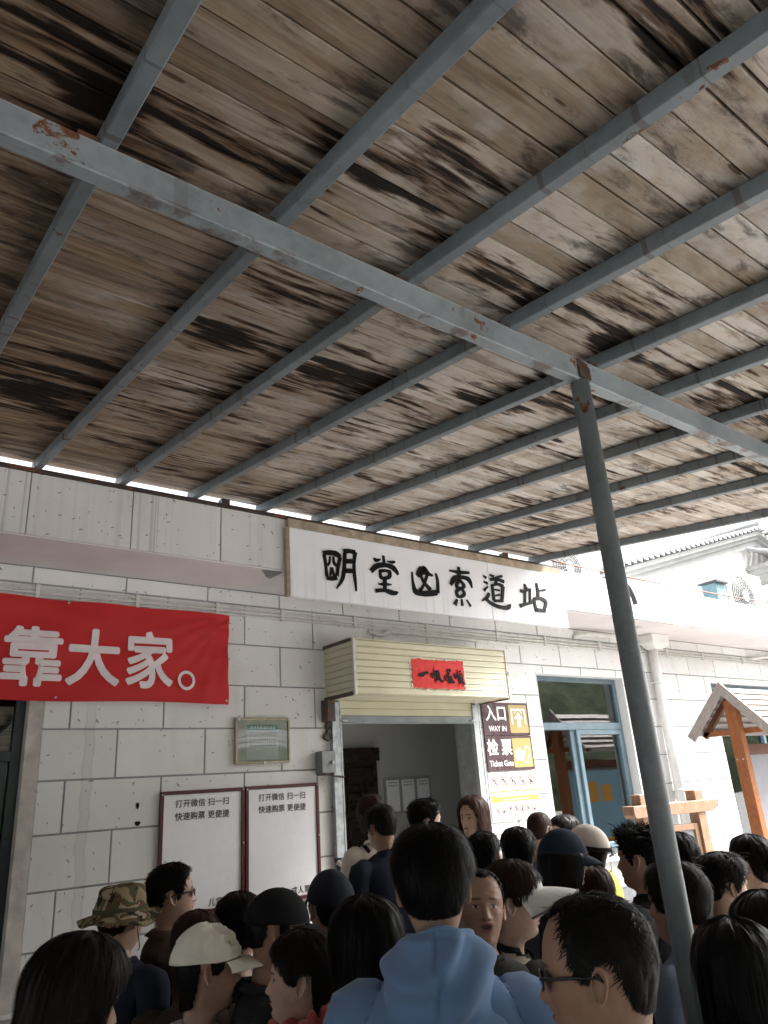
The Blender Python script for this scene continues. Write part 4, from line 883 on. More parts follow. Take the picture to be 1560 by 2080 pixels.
def notice_stand():
    t = thing('notice_stand', 'small pale timber frame with a cross beam and a hinged grey notice panel', 'notice stand', (5.745, 3.735, 0), -R(9))
    for x in (-.315, .315):
        MB().box(x-.047, x+.047, -.05, .05, 0, 1.735).build('post', M['timber_pale'], t, .004)
    m = MB(); vs = []
    for y in (-.062, .062): vs += [(-.46, y, 1.59), (-.44, y, 1.565), (.44, y, 1.565), (.52, y, 1.60), (.53, y, 1.655), (-.46, y, 1.655)]
    k = 6; m.add(vs, [tuple(range(k)), tuple(reversed(range(k, 2*k)))]+[(j, j+k, (j+1) % k+k, (j+1) % k) for j in range(k)]); m.build('cross_beam', M['timber_pale'], t, .004)
    fr = MB(); z0, z1, a = .80, 1.485, .262
    for q in ((-a, -a+.045, z0, z1), (a-.045, a, z0, z1), (-a+.0455, a-.0455, z1-.045, z1), (-a+.0455, a-.0455, z0, z0+.045)): fr.box(q[0], q[1], -.03, .03, q[2], q[3])
    f = fr.build('panel_frame', M['timber_pale'], t, .003)
    MB().box(-a+.046, a-.046, -.012, .006, z0+.046, z1-.046).build('panel', simple('pale_grey_notice', (.30, .30, .33), .35, .45, bump=0), f)
    P = lambda x, y, z: (x, y, z)
    bars(f, P, .02, 1.27, 6, .20, .034, -.0135, M['sign_paint'], seed=51); bars(f, P, .02, 1.215, 5, .17, .034, -.0135, M['sign_paint'], seed=52)
    m = MB(); rectface(m, P, -.17, .19, 1.172, 1.176, -.0135); m.build('print_rule', M['sign_paint'], f); bars(f, P, .05, 1.13, 5, .14, .018, -.0135, M['sign_paint'], seed=53)
    m = MB(); m.tube([(a, -.02, 1.29), (a+.03, -.02, 1.29)], .02, 12); m.build('hinge_pin', M['timber_pale'], f)
notice_stand()

# ================================================================== roofscape beyond the parapet
def annex():
    o = (18, 9, 0); P = at(o); t = thing('gabled_annex', 'white gabled building with grey tiled verge rising beyond the flat roof', 'building', o)
    apex = (18.1, 7.02); sl = .286
    m = MB(); poly = [(11.6, 3.6), (24.6, 3.6), (24.6, apex[1]-sl*6.5), apex, (11.6, apex[1]-sl*6.5)]
    q = [(x-o[0], z) for x, z in poly]; m.prism(q, 8.1-o[1], 8.4-o[1]); m.build('gable_wall', M['white'], t)
    for sg in (-1, 1):
        for k, (d0, d1, yy) in enumerate(((-.06, .10, 8.0), (.102, .20, 7.93), (.202, .30, 7.84))):
            m = MB(); x1 = apex[0]; x0 = apex[0]+sg*6.4; q = [(x0-o[0], apex[1]-sl*6.4+d0), (x1-o[0], apex[1]+d0), (x1-o[0], apex[1]+d1), (x0-o[0], apex[1]-sl*6.4+d1)]
            if sg > 0: q = q[::-1]
            m.prism(q[::-1] if sg < 0 else q, yy-o[1], 8.42-o[1]); m.build('cornice', M['cornice'], t)
        me = None
        for i in range(30):
            x = apex[0]+sg*(.12+.21*i); z = apex[1]-sl*abs(x-apex[0])+.335
            if me is None:
                mm = MB(); kk = 10; vs = []
                for y in (7.76, 8.35):
                    for w in range(kk+1): vs.append((.085*math.cos(math.pi*w/kk), y-o[1], .085*math.sin(math.pi*w/kk)))
                mm.add(vs, [(w, w+1, w+kk+2, w+kk+1) for w in range(kk)]+[tuple(range(kk+1))[::-1]], True); ob = mm.build('roof_tile', M['roof_tile'], t); me = ob.data
            else: ob = link('roof_tile', me, None, t)
            ob.location = (x-o[0], 0, z)
        m = MB(); m.add([P(apex[0], 8.0, apex[1]+.30), P(apex[0]+sg*6.5, 8.0, apex[1]-sl*6.5+.30), P(apex[0]+sg*6.5, 16, apex[1]-sl*6.5+.30), P(apex[0], 16, apex[1]+.30),
                         P(apex[0], 8.0, apex[1]+.2), P(apex[0]+sg*6.5, 8.0, apex[1]-sl*6.5+.2), P(apex[0]+sg*6.5, 16, apex[1]-sl*6.5+.2), P(apex[0], 16, apex[1]+.2)],
                        [(0, 1, 2, 3), (7, 6, 5, 4), (0, 4, 5, 1), (1, 5, 6, 2), (2, 6, 7, 3), (3, 7, 4, 0)]); m.build('roof', M['roof_tile'], t)
    m = MB(); m.tube([P(apex[0], 7.75, apex[1]+.42), P(apex[0], 16, apex[1]+.42)], .14, 12); m.build('ridge', M['roof_tile'], t)
    m = MB(); m.box(11.7-o[0], 24.5-o[0], 8.42-o[1], 16-o[1], 0, 5.0); m.build('side_wall', M['white'], t)
    # lower eave of a wing that steps forward on the right
    for k, (a, b, yy) in enumerate(((5.95, 6.12, 7.25), (6.122, 6.24, 7.15), (6.242, 6.34, 7.05))):
        m = MB(); p = P(17.55-.06*k, yy, a); q = P(24.5, 8.08, b); m.box(p[0], q[0], p[1], q[1], p[2], q[2]); m.build('cornice', M['cornice'], t)
    for i in range(10):
        mm = MB(); kk = 8; vs = []
        for y, dz in ((6.98, 0), (8.05, .42)):
            for w in range(kk+1): vs.append(P(17.6+.25*i+.1*math.cos(math.pi*w/kk), y, 6.36+dz+.1*math.sin(math.pi*w/kk)))
        mm.add(vs, [(w, w+1, w+kk+2, w+kk+1) for w in range(kk)]+[tuple(range(kk+1))[::-1]], True); mm.build('roof_tile', M['roof_tile'], t)
    m = MB(); p = P(17.9, 7.35, 3.6); q = P(24.4, 8.08, 5.94); m.box(p[0], q[0], p[1], q[1], p[2], q[2]); m.build('wing_wall', M['white'], t)
annex()
def air_conditioner(cx, y, cz, r, label, zb=3.702):
    o = (cx+.15, y+.2, zb); P = at(o); t = thing('air_conditioner', label, 'air conditioner', o, 0, 'outdoor air conditioner units on the roof edge')
    m = MB(); a = P(cx-r-.08, y, zb+.02); b = P(cx+r+.32, y+.34, cz+r+.06); m.box(a[0], b[0], a[1], b[1], a[2], b[2]); m.build('casing', M['ac'], t, .012)
    m = MB()
    for k in range(6):
        rr_ = r*(.28+.14*k); m.tube([P(cx+rr_*math.cos(w), y-.012-.004*(5-k), cz+rr_*math.sin(w)) for w in np.linspace(0, 2*math.pi, 33)], .006, 5, False)
    for k in range(18):
        w = 2*math.pi*k/18; m.tube([P(cx+r*.25*math.cos(w), y-.034, cz+r*.25*math.sin(w)), P(cx+r*math.cos(w), y-.010, cz+r*math.sin(w))], .005, 5, False)
    m.build('fan_grille', M['ac_dark'], t)
    m = MB(); m.tube([P(cx, y-.036, cz), P(cx, y-.022, cz)], r*.26, 20); m.build('hub_badge', M['ac'], t)
    m = MB(); kk = 32; m.add([P(cx+r*.98*math.cos(2*math.pi*w/kk), y-.003, cz+r*.98*math.sin(2*math.pi*w/kk)) for w in range(kk)], [tuple(range(kk))]); m.build('fan_recess', simple('fan_recess_paint', (.50, .50, .49), .6, .3), t)
    m = MB()
    for xx in (cx-r, cx+r+.2): p = P(xx, y+.02, zb); q = P(xx+.06, y+.32, zb+.02); m.box(p[0], q[0], p[1], q[1], p[2], q[2])
    m.build('foot', M['ac_dark'], t)
air_conditioner(9.98, 4.75, 4.06, .29, 'white air conditioner with round fan beside the teal metal box')
air_conditioner(6.30, 4.78, 4.00, .24, 'white air conditioner half hidden behind the end of the name board')
def teal_box():
    o = (9.42, 4.85, 3.70); P = at(o); t = thing('vent_box', 'teal metal vent box standing on the roof edge', 'vent', o)
    m = MB(); p = P(9.30, 4.75, 3.70); q = P(9.54, 4.95, 4.18); m.box(p[0], q[0], p[1], q[1], p[2], q[2]); m.build('duct', M['teal_box'], t, .005)
    m = MB(); p = P(9.25, 4.70, 4.182); q = P(9.57, 4.98, 4.205); m.box(p[0], q[0], p[1], q[1], p[2], q[2]); m.build('cover', M['hose'], t)
teal_box()
m = MB(); m.tube([(5.47+.32*i, 4.33-.003*i, 3.845-.030*math.sin(math.pi*i/15)) for i in range(16)], .008, 6)
for i in (5, 9): m.tube([(5.47+.32*i, 4.31, 3.79), (5.47+.32*i+.02, 4.31, 3.71)], .004, 5)
tag(m.build('overhead_wire', M['wire']), 'thin orange wire strung from the canopy end along the parapet', 'wire')
def arched_shelter():
    ax, ay = 13.4, -15.0; o = (ax, ay, 0); az = math.atan2(2.72, 5.0)
    t = thing('arched_shelter', 'white arched fabric shelter standing across the forecourt', 'shelter', o, az)
    m = MB(); n = 24; vs = []; r = 2.2
    for y in (-3, 3):
        for rr_ in (r, r-.04):
            for i in range(n+1):
                w = math.pi*i/n; vs.append((rr_*math.cos(w)*1.15, y, 2.2+rr_*.85*math.sin(w)))
    k = n+1; fs = []
    for i in range(n): fs += [(i, i+1, 2*k+i+1, 2*k+i), (k+i, 3*k+i, 3*k+i+1, k+i+1), (i, k+i, k+i+1, i+1), (2*k+i, 2*k+i+1, 3*k+i+1, 3*k+i)]
    m.add(vs, fs, True); m.build('canopy_shell', M['white'], t)
    for y in (-3, -1, 1, 3):
        MB().tube([((r-.06)*math.cos(w)*1.15, y, 2.2+(r-.06)*.85*math.sin(w)) for w in np.linspace(0, math.pi, 20)], .03, 8).build('rib', M['galv'], t)
        for x in (-2.46, 2.46): MB().tube([(x, y, 0), (x, y, 2.22)], .04, 10).build('leg', M['galv'], t)
arched_shelter()
# ================================================================== people
# canonical figure: 1.7 m tall, facing +Y, chin at z = CH; head coordinates zc = z - CH
CH = 1.4725
def sst(x, a, b):
    t = np.clip((x-a)/(b-a), 0, 1); return t*t*(3-2*t)
def np_mesh(name, V, faces, attrs=None, smooth=True):
    """faces: list of int arrays (n,k)"""
    me = bpy.data.meshes.new(name); faces = [np.asarray(f, np.int32) for f in faces if len(f)]
    me.vertices.add(len(V)); me.vertices.foreach_set('co', np.asarray(V, np.float32).ravel())
    li = np.concatenate([f.ravel() for f in faces]); tot = np.concatenate([np.full(len(f), f.shape[1], np.int32) for f in faces])
    st = np.concatenate([[0], np.cumsum(tot)[:-1]]).astype(np.int32)
    me.loops.add(len(li)); me.loops.foreach_set('vertex_index', li)
    me.polygons.add(len(tot)); me.polygons.foreach_set('loop_start', st)
    try: me.polygons.foreach_set('loop_total', tot)
    except Exception: pass
    me.polygons.foreach_set('use_smooth', np.full(len(tot), smooth))
    for k, a in (attrs or {}).items():
        at_ = me.attributes.new(k, 'FLOAT_VECTOR', 'POINT'); at_.data.foreach_set('vector', np.asarray(a, np.float32).ravel())
    me.update(calc_edges=True); return me
HEAD = np.array([  # zc, front, back, half width
 (.2275, .000, .000, .000), (.2260, .022, .028, .020), (.222, .038, .047, .035), (.213, .056, .066, .050), (.200, .070, .082, .062), (.180, .082, .095, .0705),
 (.160, .089, .103, .0755), (.140, .0925, .1055, .0775), (.125, .0915, .1055, .0770), (.110, .0890, .1035, .0755), (.095, .0895, .099, .0730), (.080, .0895, .0935, .0705),
 (.065, .0905, .087, .0670), (.050, .0905, .081, .0620), (.035, .0880, .076, .0560), (.022, .0870, .073, .0500), (.010, .082, .0715, .0450), (.000, .073, .071, .0420), (-.008, .055, .071, .0420),
 (-.018, .041, .071, .0450), (-.04, .037, .072, .051), (-.065, .040, .077, .060), (-.085, .050, .085, .090), (-.105, .066, .095, .138), (-.13, .084, .105, .178), (-.17, .099, .112, .192),
 (-.22, .109, .112, .181), (-.32, .112, .105, .163), (-.42, .100, .095, .150), (-.52, .100, .105, .160), (-.59, .098, .115, .170), (-.67, .086, .100, .160), (-.70, .06, .07, .12)])
_zz = np.linspace(.2275, -.70, 1200)
_tab = np.stack([np.interp(_zz, HEAD[::-1, 0], HEAD[::-1, i]) for i in (1, 2, 3)], 1)
_k = np.exp(-np.linspace(-2, 2, 15)**2); _k /= _k.sum()
_sm = np.stack([np.convolve(np.pad(_tab[:, i], 7, 'edge'), _k, 'valid') for i in range(3)], 1)
_w = sst(_zz, .222, .205)[:, None]; _tab = _tab*(1-_w)+_sm*_w
def ring(zc): return [np.interp(zc, _zz[::-1], _tab[::-1, i]) for i in range(3)]
def head_pt(th, zc, n=2.15):
    F, Bk, Wd = ring(zc); s, c = np.sin(th), np.cos(th); e = 2/n
    x = Wd*np.sign(s)*np.abs(s)**e; y = np.where(c > 0, F, Bk)*np.sign(c)*np.abs(c)**e
    return x, y
def face_relief(x, y, zc, c):
    fw = sst(c, .15, .55); ax = np.abs(x); g = lambda a, s: np.exp(-(a/s)**2)
    nz = np.interp(zc, [.058, .066, .072, .078, .086, .098, .110, .122, .130], [0, .004, .015, .0215, .0195, .0125, .006, .002, 0])
    ns = np.interp(zc, [.066, .078, .098, .125], [.0145, .0125, .0095, .0085])
    d = nz*np.exp(-(ax/ns)**2.4)
    d += .0075*g(ax-.0135, .0055)*g(zc-.0775, .0065)
    d -= .0095*g(ax-.031, .016)*g(zc-.117, .0105); d += .0068*g(ax-.031, .0115)*g(zc-.1125, .0075)
    d += .0045*g(ax-.030, .02)*g(zc-.134, .007); d += .0045*g(ax-.047, .016)*g(zc-.092, .016)
    d += .0045*g(x, .018)*g(zc-.0605, .0045); d -= .0042*g(x, .021)*g(zc-.0545, .0022); d += .0048*g(x, .015)*g(zc-.0475, .0048)
    d -= .003*g(x, .02)*g(zc-.035, .006); d += .0035*g(x, .015)*g(zc-.017, .011); d -= .0022*g(ax-.030, .006)*g(zc-.066, .015)
    return y+d*fw
def loft(paths, n=14, up=(0, 1, 0)):
    """paths: list of (x,y,z,ra,rb); closed tube, ra along side axis, rb along the other"""
    P = np.array(paths, float); k = len(P); c = P[:, :3]; T = np.gradient(c, axis=0); T /= np.linalg.norm(T, axis=1)[:, None]
    w = np.linspace(0, 2*np.pi, n, endpoint=False); V = []
    for i in range(k):
        a = np.cross(T[i], up); a /= np.linalg.norm(a)+1e-9; b = np.cross(a, T[i])
        V.append(c[i]+np.outer(np.cos(w)*P[i, 3], a)+np.outer(np.sin(w)*P[i, 4], b))
    V = np.concatenate(V+[c[:1], c[-1:]]); j = np.arange(n); j2 = (j+1) % n; f = []
    for i in range(k-1): f.append(np.stack([i*n+j, i*n+j2, (i+1)*n+j2, (i+1)*n+j], 1))
    f3 = [np.stack([np.full(n, k*n), j2, j], 1), np.stack([np.full(n, k*n+1), (k-1)*n+j, (k-1)*n+j2], 1)]
    return V, np.concatenate(f), np.concatenate(f3)
def refine(path, m=3):
    P = np.array(path, float); t = np.arange(len(P)); tt = np.linspace(0, len(P)-1, (len(P)-1)*m+1); out = []
    for u in tt:
        i = min(int(u), len(P)-2); f = u-i; p0, p1, p2, p3 = P[max(i-1, 0)], P[i], P[i+1], P[min(i+2, len(P)-1)]
        out.append(.5*((2*p1)+(p2-p0)*f+(2*p0-5*p1+4*p2-p3)*f*f+(3*p1-p0-3*p2+p3)*f**3))
    return out
def hand_parts(wrist, direc, palmn, side, curl=.35):
    """palm + five fingers; direc along the fingers, palmn out of the palm"""
    w = np.array(wrist, float); d = np.array(direc, float); d /= np.linalg.norm(d); p = np.array(palmn, float); p -= d*p.dot(d); p /= np.linalg.norm(p); s = np.cross(d, p)*side
    out = []; pal = [(w-d*.02, .024, .019), (w+d*.01, .027, .017), (w+d*.045, .039, .015), (w+d*.08, .042, .013), (w+d*.095, .038, .010)]
    out.append(loft([(*c, b, a) for c, a, b in pal], 12, up=tuple(s)))
    for off, L, r in ((-.030, .060, .0078), (-.010, .078, .0086), (.010, .083, .0088), (.030, .073, .0084)):
        q = w+d*.082+s*off; dd = d.copy(); pts = []
        for k, seg in enumerate((0, .42, .33, .25)):
            if k: 
                a = curl*(.7+.35*k); dd = dd*math.cos(a*.8)+p*math.sin(a*.8); dd /= np.linalg.norm(dd); q = q+dd*L*seg
            pts.append((*q, r*(1-.10*k), r*(1-.10*k)))
        out.append(loft(refine(pts, 2), 8, up=tuple(s)))
    q = w+d*.03+s*.026; dd = d*.72+s*.62+p*.35; dd /= np.linalg.norm(dd); pts = [(*(q-dd*.012), .011, .011)]
    for k, seg in enumerate((.030, .026, .022)):
        q = q+dd*seg; pts.append((*q, .0115-.0015*k, .0115-.0015*k)); dd = dd+d*.25+p*.15; dd /= np.linalg.norm(dd)
    out.append(loft(refine(pts, 2), 8, up=tuple(p)))
    return out
def arm(side, bent):
    s = side
    if not bent:
        pts = [(s*.135, -.01, 1.335, .045, .05), (s*.185, -.012, 1.325, .056, .058), (s*.212, -.02, 1.24, .050, .050), (s*.228, -.03, 1.14, .044, .045), (s*.236, -.03, 1.07, .040, .040), (s*.242, -.01, 1.0, .040, .039), (s*.246, .015, .90, .033, .031), (s*.247, .03, .835, .027, .024), (s*.247, .033, .815, .025, .022)]
        h = hand_parts((s*.247, .034, .815), (0, .12, -1), (-s*.9, .1, 0), -s)
    else:
        pts = [(s*.135, -.01, 1.335, .045, .05), (s*.185, -.012, 1.325, .056, .058), (s*.215, .0, 1.24, .050, .050), (s*.235, .02, 1.15, .044, .045), (s*.24, .04, 1.08, .041, .041), (s*.235, .085, 1.075, .040, .040), (s*.215, .16, 1.115, .036, .034), (s*.19, .225, 1.165, .028, .025), (s*.184, .24, 1.177, .025, .022)]
        h = hand_parts((s*.184, .24, 1.177), (-s*.35, .75, .55), (-s*.3, -.5, .9), -s, .55)
    return [loft(refine(pts, 3), 14)]+h
def make_body(bent_left, bent_right):
    zc = np.concatenate([.2275-.0185*(1-np.cos(np.linspace(.18, 1.35, 8))), np.linspace(.2065, .145, 12)[0:], np.linspace(.1405, .0, 42), np.linspace(-.006, -.11, 15), np.linspace(-.125, -.70, 22)])
    zc = np.unique(np.round(zc, 5))[::-1]; m = 60; t = np.linspace(-1, 1, m, endpoint=False); th = np.pi*np.sign(t)*np.abs(t)**1.45
    Z, T = np.meshgrid(zc, th, indexing='ij'); x, y = head_pt(T, Z, 2.15); y = np.where(Z > -.03, face_relief(x, y, Z, np.cos(T)), y)
    y = y-.012*sst(Z, -.03, -.12)
    V = np.stack([x, y, Z+CH], -1).reshape(-1, 3); k = len(zc); j = np.arange(m); j2 = (j+1) % m
    q = np.concatenate([np.stack([i*m+j, (i+1)*m+j, (i+1)*m+j2, i*m+j2], 1) for i in range(k-1)])
    V = np.concatenate([V, [[0, 0, CH+.2277], [0, 0, CH-.705]]]); tri = np.concatenate([np.stack([np.full(m, k*m), j, j2], 1), np.stack([np.full(m, k*m+1), (k-1)*m+j2, (k-1)*m+j], 1)])
    trunk = bpy.data.objects.new('trunk', np_mesh('body', V, [q, tri])); COL.objects.link(trunk)
    pieces = arm(-1, bent_left)+arm(1, bent_right)
    for s in (-1, 1):
        pieces.append(loft(refine([(s*.088, -.01, .93, .07, .08), (s*.09, -.01, .84, .082, .088), (s*.093, -.005, .70, .074, .080), (s*.095, .0, .53, .055, .058), (s*.096, .0, .47, .051, .053), (s*.097, -.02, .34, .052, .055), (s*.098, -.03, .18, .038, .042), (s*.10, -.035, .09, .034, .040), (s*.10, -.035, .05, .034, .044)], 3), 16))
        pieces.append(loft(refine([(s*.10, -.085, .045, .026, .030), (s*.10, -.06, .042, .034, .040), (s*.102, 0, .042, .036, .038), (s*.108, .07, .034, .042, .030), (s*.112, .13, .026, .042, .022), (s*.114, .165, .022, .030, .016)], 2), 12, up=(0, 0, 1)))
        # ear: front face with rim and bowl, thin back
        w = np.linspace(0, 2*np.pi, 18, endpoint=False); outline = np.stack([.0175*np.cos(w)*(1-.18*(np.sin(w) < 0)*np.abs(np.sin(w))), .0315*np.sin(w)+.002*np.cos(w)], 1)
        lay = [(.25, .001), (.45, .0015), (.62, .004), (.76, .0085), (.86, .0115), (.95, .0105), (1.0, .006), (.95, .001), (.75, -.004), (.5, -.012)]; EV = []
        ca, sa = math.cos(.42), math.sin(.42)
        for r, dd in lay:
            a = -outline[:, 0]*r; b = outline[:, 1]*r; out_ = dd+.006+np.where(outline[:, 0] > 0, 0, 0)
            yy = a*ca-out_*sa*0-.000; xx = out_+(-a)*sa*.9+.0; yy2 = yy-b*.16
            EV.append(np.stack([s*(.0685+xx), -.008+yy2, CH+.105+b], 1))
        kk = len(lay); EV = np.concatenate(EV+[[[s*.0735, -.008, CH+.105]], [[s*.055, -.008, CH+.105]]]); j = np.arange(18); j2 = (j+1) % 18
        fq = np.concatenate([np.stack([i*18+j, i*18+j2, (i+1)*18+j2, (i+1)*18+j], 1) for i in range(kk-1)]); f3 = np.concatenate([np.stack([np.full(18, kk*18), j2, j], 1), np.stack([np.full(18, kk*18+1), (kk-1)*18+j, (kk-1)*18+j2], 1)])
        pieces.append((EV, fq, f3))
    off = 0; VV = []; Q = []; T3 = []
    for v, q, t3 in pieces: VV.append(v); Q.append(q+off); T3.append(t3+off); off += len(v)
    me = np_mesh('limbs', np.concatenate(VV), [np.concatenate(Q), np.concatenate(T3)])
    bm = bmesh.new(); bm.from_mesh(me)
    seen = set()
    bmesh.ops.recalc_face_normals(bm, faces=bm.faces); bm.to_mesh(me); bm.free()
    bm = bmesh.new(); bm.from_mesh(trunk.data); bmesh.ops.recalc_face_normals(bm, faces=bm.faces); bm.to_mesh(trunk.data); bm.free()
    limbs = bpy.data.objects.new('limbs', me); COL.objects.link(limbs)
    mo = trunk.modifiers.new('u', 'BOOLEAN'); mo.operation = 'UNION'; mo.solver = 'EXACT'; mo.object = limbs; mo.use_self = True
    dg = bpy.context.evaluated_depsgraph_get(); dg.update(); res = bpy.data.meshes.new_from_object(trunk.evaluated_get(dg))
    bm = bmesh.new(); bm.from_mesh(res); bmesh.ops.remove_doubles(bm, verts=bm.verts, dist=.0004); bmesh.ops.triangulate(bm, faces=[f for f in bm.faces if len(f.verts) > 4])
    # keep only the largest connected shell
    bm.verts.ensure_lookup_table(); done = set(); best = []
    for v0 in bm.verts:
        if v0 in done: continue
        comp = []; stack = [v0]; done.add(v0)
        while stack:
            a = stack.pop(); comp.append(a)
            for e in a.link_edges:
                b = e.other_vert(a)
                if b not in done: done.add(b); stack.append(b)
        if len(comp) > len(best): best = comp
    keep = set(best); bmesh.ops.delete(bm, geom=[v for v in bm.verts if v not in keep], context='VERTS')
    # relax the neck/shoulder/hip joints
    js = [v for v in bm.verts if v.co.z < CH-.09 and not (abs(v.co.x) > .2 or v.co.y > .14 or v.co.z < .2)]
    for _ in range(3): bmesh.ops.smooth_vert(bm, verts=js, factor=.5, use_axis_x=True, use_axis_y=True, use_axis_z=True)
    bm.to_mesh(res); bm.free(); bpy.data.objects.remove(trunk); bpy.data.objects.remove(limbs)
    V = np.array([v.co[:] for v in res.vertices]); Nn = np.array([v.normal[:] for v in res.vertices])
    q = np.array([p.vertices[:] for p in res.polygons if len(p.vertices) == 4]); t3 = np.array([p.vertices[:] for p in res.polygons if len(p.vertices) == 3])
    bpy.data.meshes.remove(res)
    return dict(V=V, N=Nn, q=q, t=t3, bl=bent_left, br=bent_right)
BODY = {}
def body_base(kind):
    if kind not in BODY: BODY[kind] = make_body(kind == 'phone', False)
    return BODY[kind]

# ------------------------------------------------------------------ person materials
def m_skin(name, tone, mouth=.0016, lines=0.0):
    k = N(name, .5, .4); h = k.attr('hc'); x, y, z = k.xyz(h); ax = k.math('ABSOLUTE', x)
    n1 = k.noise(k.map(h, (60, 60, 60)), 1.0, 4); n2 = k.noise(k.map(h, (14, 14, 14)), 1.0, 3)
    c = k.ramp(k.math('ADD', k.math('MULTIPLY', n1, .4), k.math('MULTIPLY', n2, .6)), [(.3, tuple(a*.80 for a in tone)), (.7, tuple(a*1.10 for a in tone))])
    front = k.step(y, .045, .06)
    def ell(cx, cz, rx, rz, soft=.25):
        a = k.math('POWER', k.math('DIVIDE', k.math('SUBTRACT', ax, cx), rx), 2.0); b = k.math('POWER', k.math('DIVIDE', k.math('SUBTRACT', z, cz), rz), 2.0)
        return k.math('MULTIPLY', k.step(k.math('ADD', a, b), 1+soft, 1-soft), front)
    c = k.mix(k.math('MULTIPLY', ell(.050, .085, .026, .024, .95), .30), c, (tone[0]*1.0, tone[1]*.72, tone[2]*.66))
    c = k.mix(k.math('MULTIPLY', ell(.0, .0535, .021, .0105, .3), .75), c, (tone[0]*.62, tone[1]*.33, tone[2]*.32))
    c = k.mix(k.math('MULTIPLY', ell(.0, .0543, .020 if mouth < .003 else .016, mouth, .5), .9), c, (.05, .018, .014))
    c = k.mix(k.math('MULTIPLY', ell(.030, .1355, .0185, .0042, .6), .75), c, (.030, .022, .018))
    c = k.mix(k.math('MULTIPLY', ell(.031, .1135, .0160, .0062, .3), .85), c, (.06, .030, .022))
    c = k.mix(ell(.0312, .1125, .0135, .0042, .3), c, (.50, .46, .42))
    c = k.mix(ell(.0305, .1130, .0055, .0050, .2), c, (.012, .008, .006))
    c = k.mix(k.math('MULTIPLY', ell(.0085, .0715, .0040, .0025, .5), .8), c, (.05, .02, .015))
    k.base(c).rough(k.step(n1, .3, .7, .42, .58)); k.bump(k.math('ADD', n1, k.math('MULTIPLY', k.noise(k.map(h, (14, 30, 90)), 1.0, 3), lines)), .12+.3*lines, .0015+.003*lines)
    k.b.inputs['Subsurface Weight'].default_value = .12; k.b.inputs['Subsurface Radius'].default_value = (.01, .004, .002); k.b.inputs['Subsurface Scale'].default_value = .6
    return k.m
def m_hair(name, col, grey=0.0):
    k = N(name, .5, .10); u = k.attr('uv')
    n = k.noise(k.map(u, (60, 5, 1)), 1.0, 5, .6); c = k.ramp(n, [(.3, tuple(a*.5 for a in col)), (.7, tuple(a*1.6 for a in col))])
    if grey: c = k.mix(k.math('MULTIPLY', k.step(k.noise(k.map(u, (150, 3, 1)), 1.0, 3), .50, .64), grey), c, (.30, .29, .28))
    k.base(c).rough(k.step(n, .3, .7, .36, .55)); k.bump(n, .5, .003); return k.m
def m_cloth(name, col, rough=.85, weave=900, var=.12, sheen=.0, spec=.2, crease=.25):
    k = N(name, rough, spec); v = k.attr('hc'); n1 = k.noise(k.map(v, (7, 7, 7)), 1.0, 4, .6, .6); n2 = k.noise(v, weave, 2)
    k.base(k.ramp(k.math('ADD', k.math('MULTIPLY', n1, .65), k.math('MULTIPLY', n2, .35)), [(.3, tuple(c*(1-var) for c in col)), (.7, tuple(min(1, c*(1+var)) for c in col))]))
    k.bump(k.math('ADD', k.math('MULTIPLY', n1, crease*3), k.math('MULTIPLY', n2, .25)), .35, .006); k.b.inputs['Sheen Weight'].default_value = sheen; return k.m
def m_camo():
    k = N('camouflage_cotton', .9, .15); v = k.attr('hc'); n = k.noise(k.map(v, (1, 1, 1)), 15, 2, .5, .8); n2 = k.noise(k.map(v, (1, 1, 1), (3, 1, 2)), 19, 2, .5, .8)
    c = k.ramp(n, [(.0, (.24, .19, .115)), (.44, (.085, .080, .040)), (.53, (.115, .060, .030)), (.60, (.30, .26, .18))], 'CONSTANT'); c = k.mix(k.step(n2, .565, .575), c, (.022, .020, .016))
    k.base(c); k.bump(k.noise(v, 700, 2), .2, .001); return k.m
SK = [m_skin('light_skin', (.50, .345, .27)), m_skin('tan_skin', (.40, .255, .185)), m_skin('weathered_skin', (.335, .20, .14))]
SKM = m_skin('lined_skin', (.335, .20, .14), .0034, 1.0)
HM = {'black': m_hair('black_hair', (.0050, .0045, .0046)), 'soft': m_hair('soft_black_hair', (.011, .0085, .0075)), 'brown': m_hair('dark_brown_hair', (.026, .013, .010)), 'wavy': m_hair('long_brown_hair', (.050, .025, .018)), 'sleek': m_hair('sleek_black_hair', (.0050, .0054, .0058)), 'grey': m_hair('greying_black_hair', (.0085, .008, .0075), .22)}
CM = {}
def cloth(key, col, **kw):
    if key not in CM: CM[key] = m_cloth(key, col, **kw)
    return CM[key]

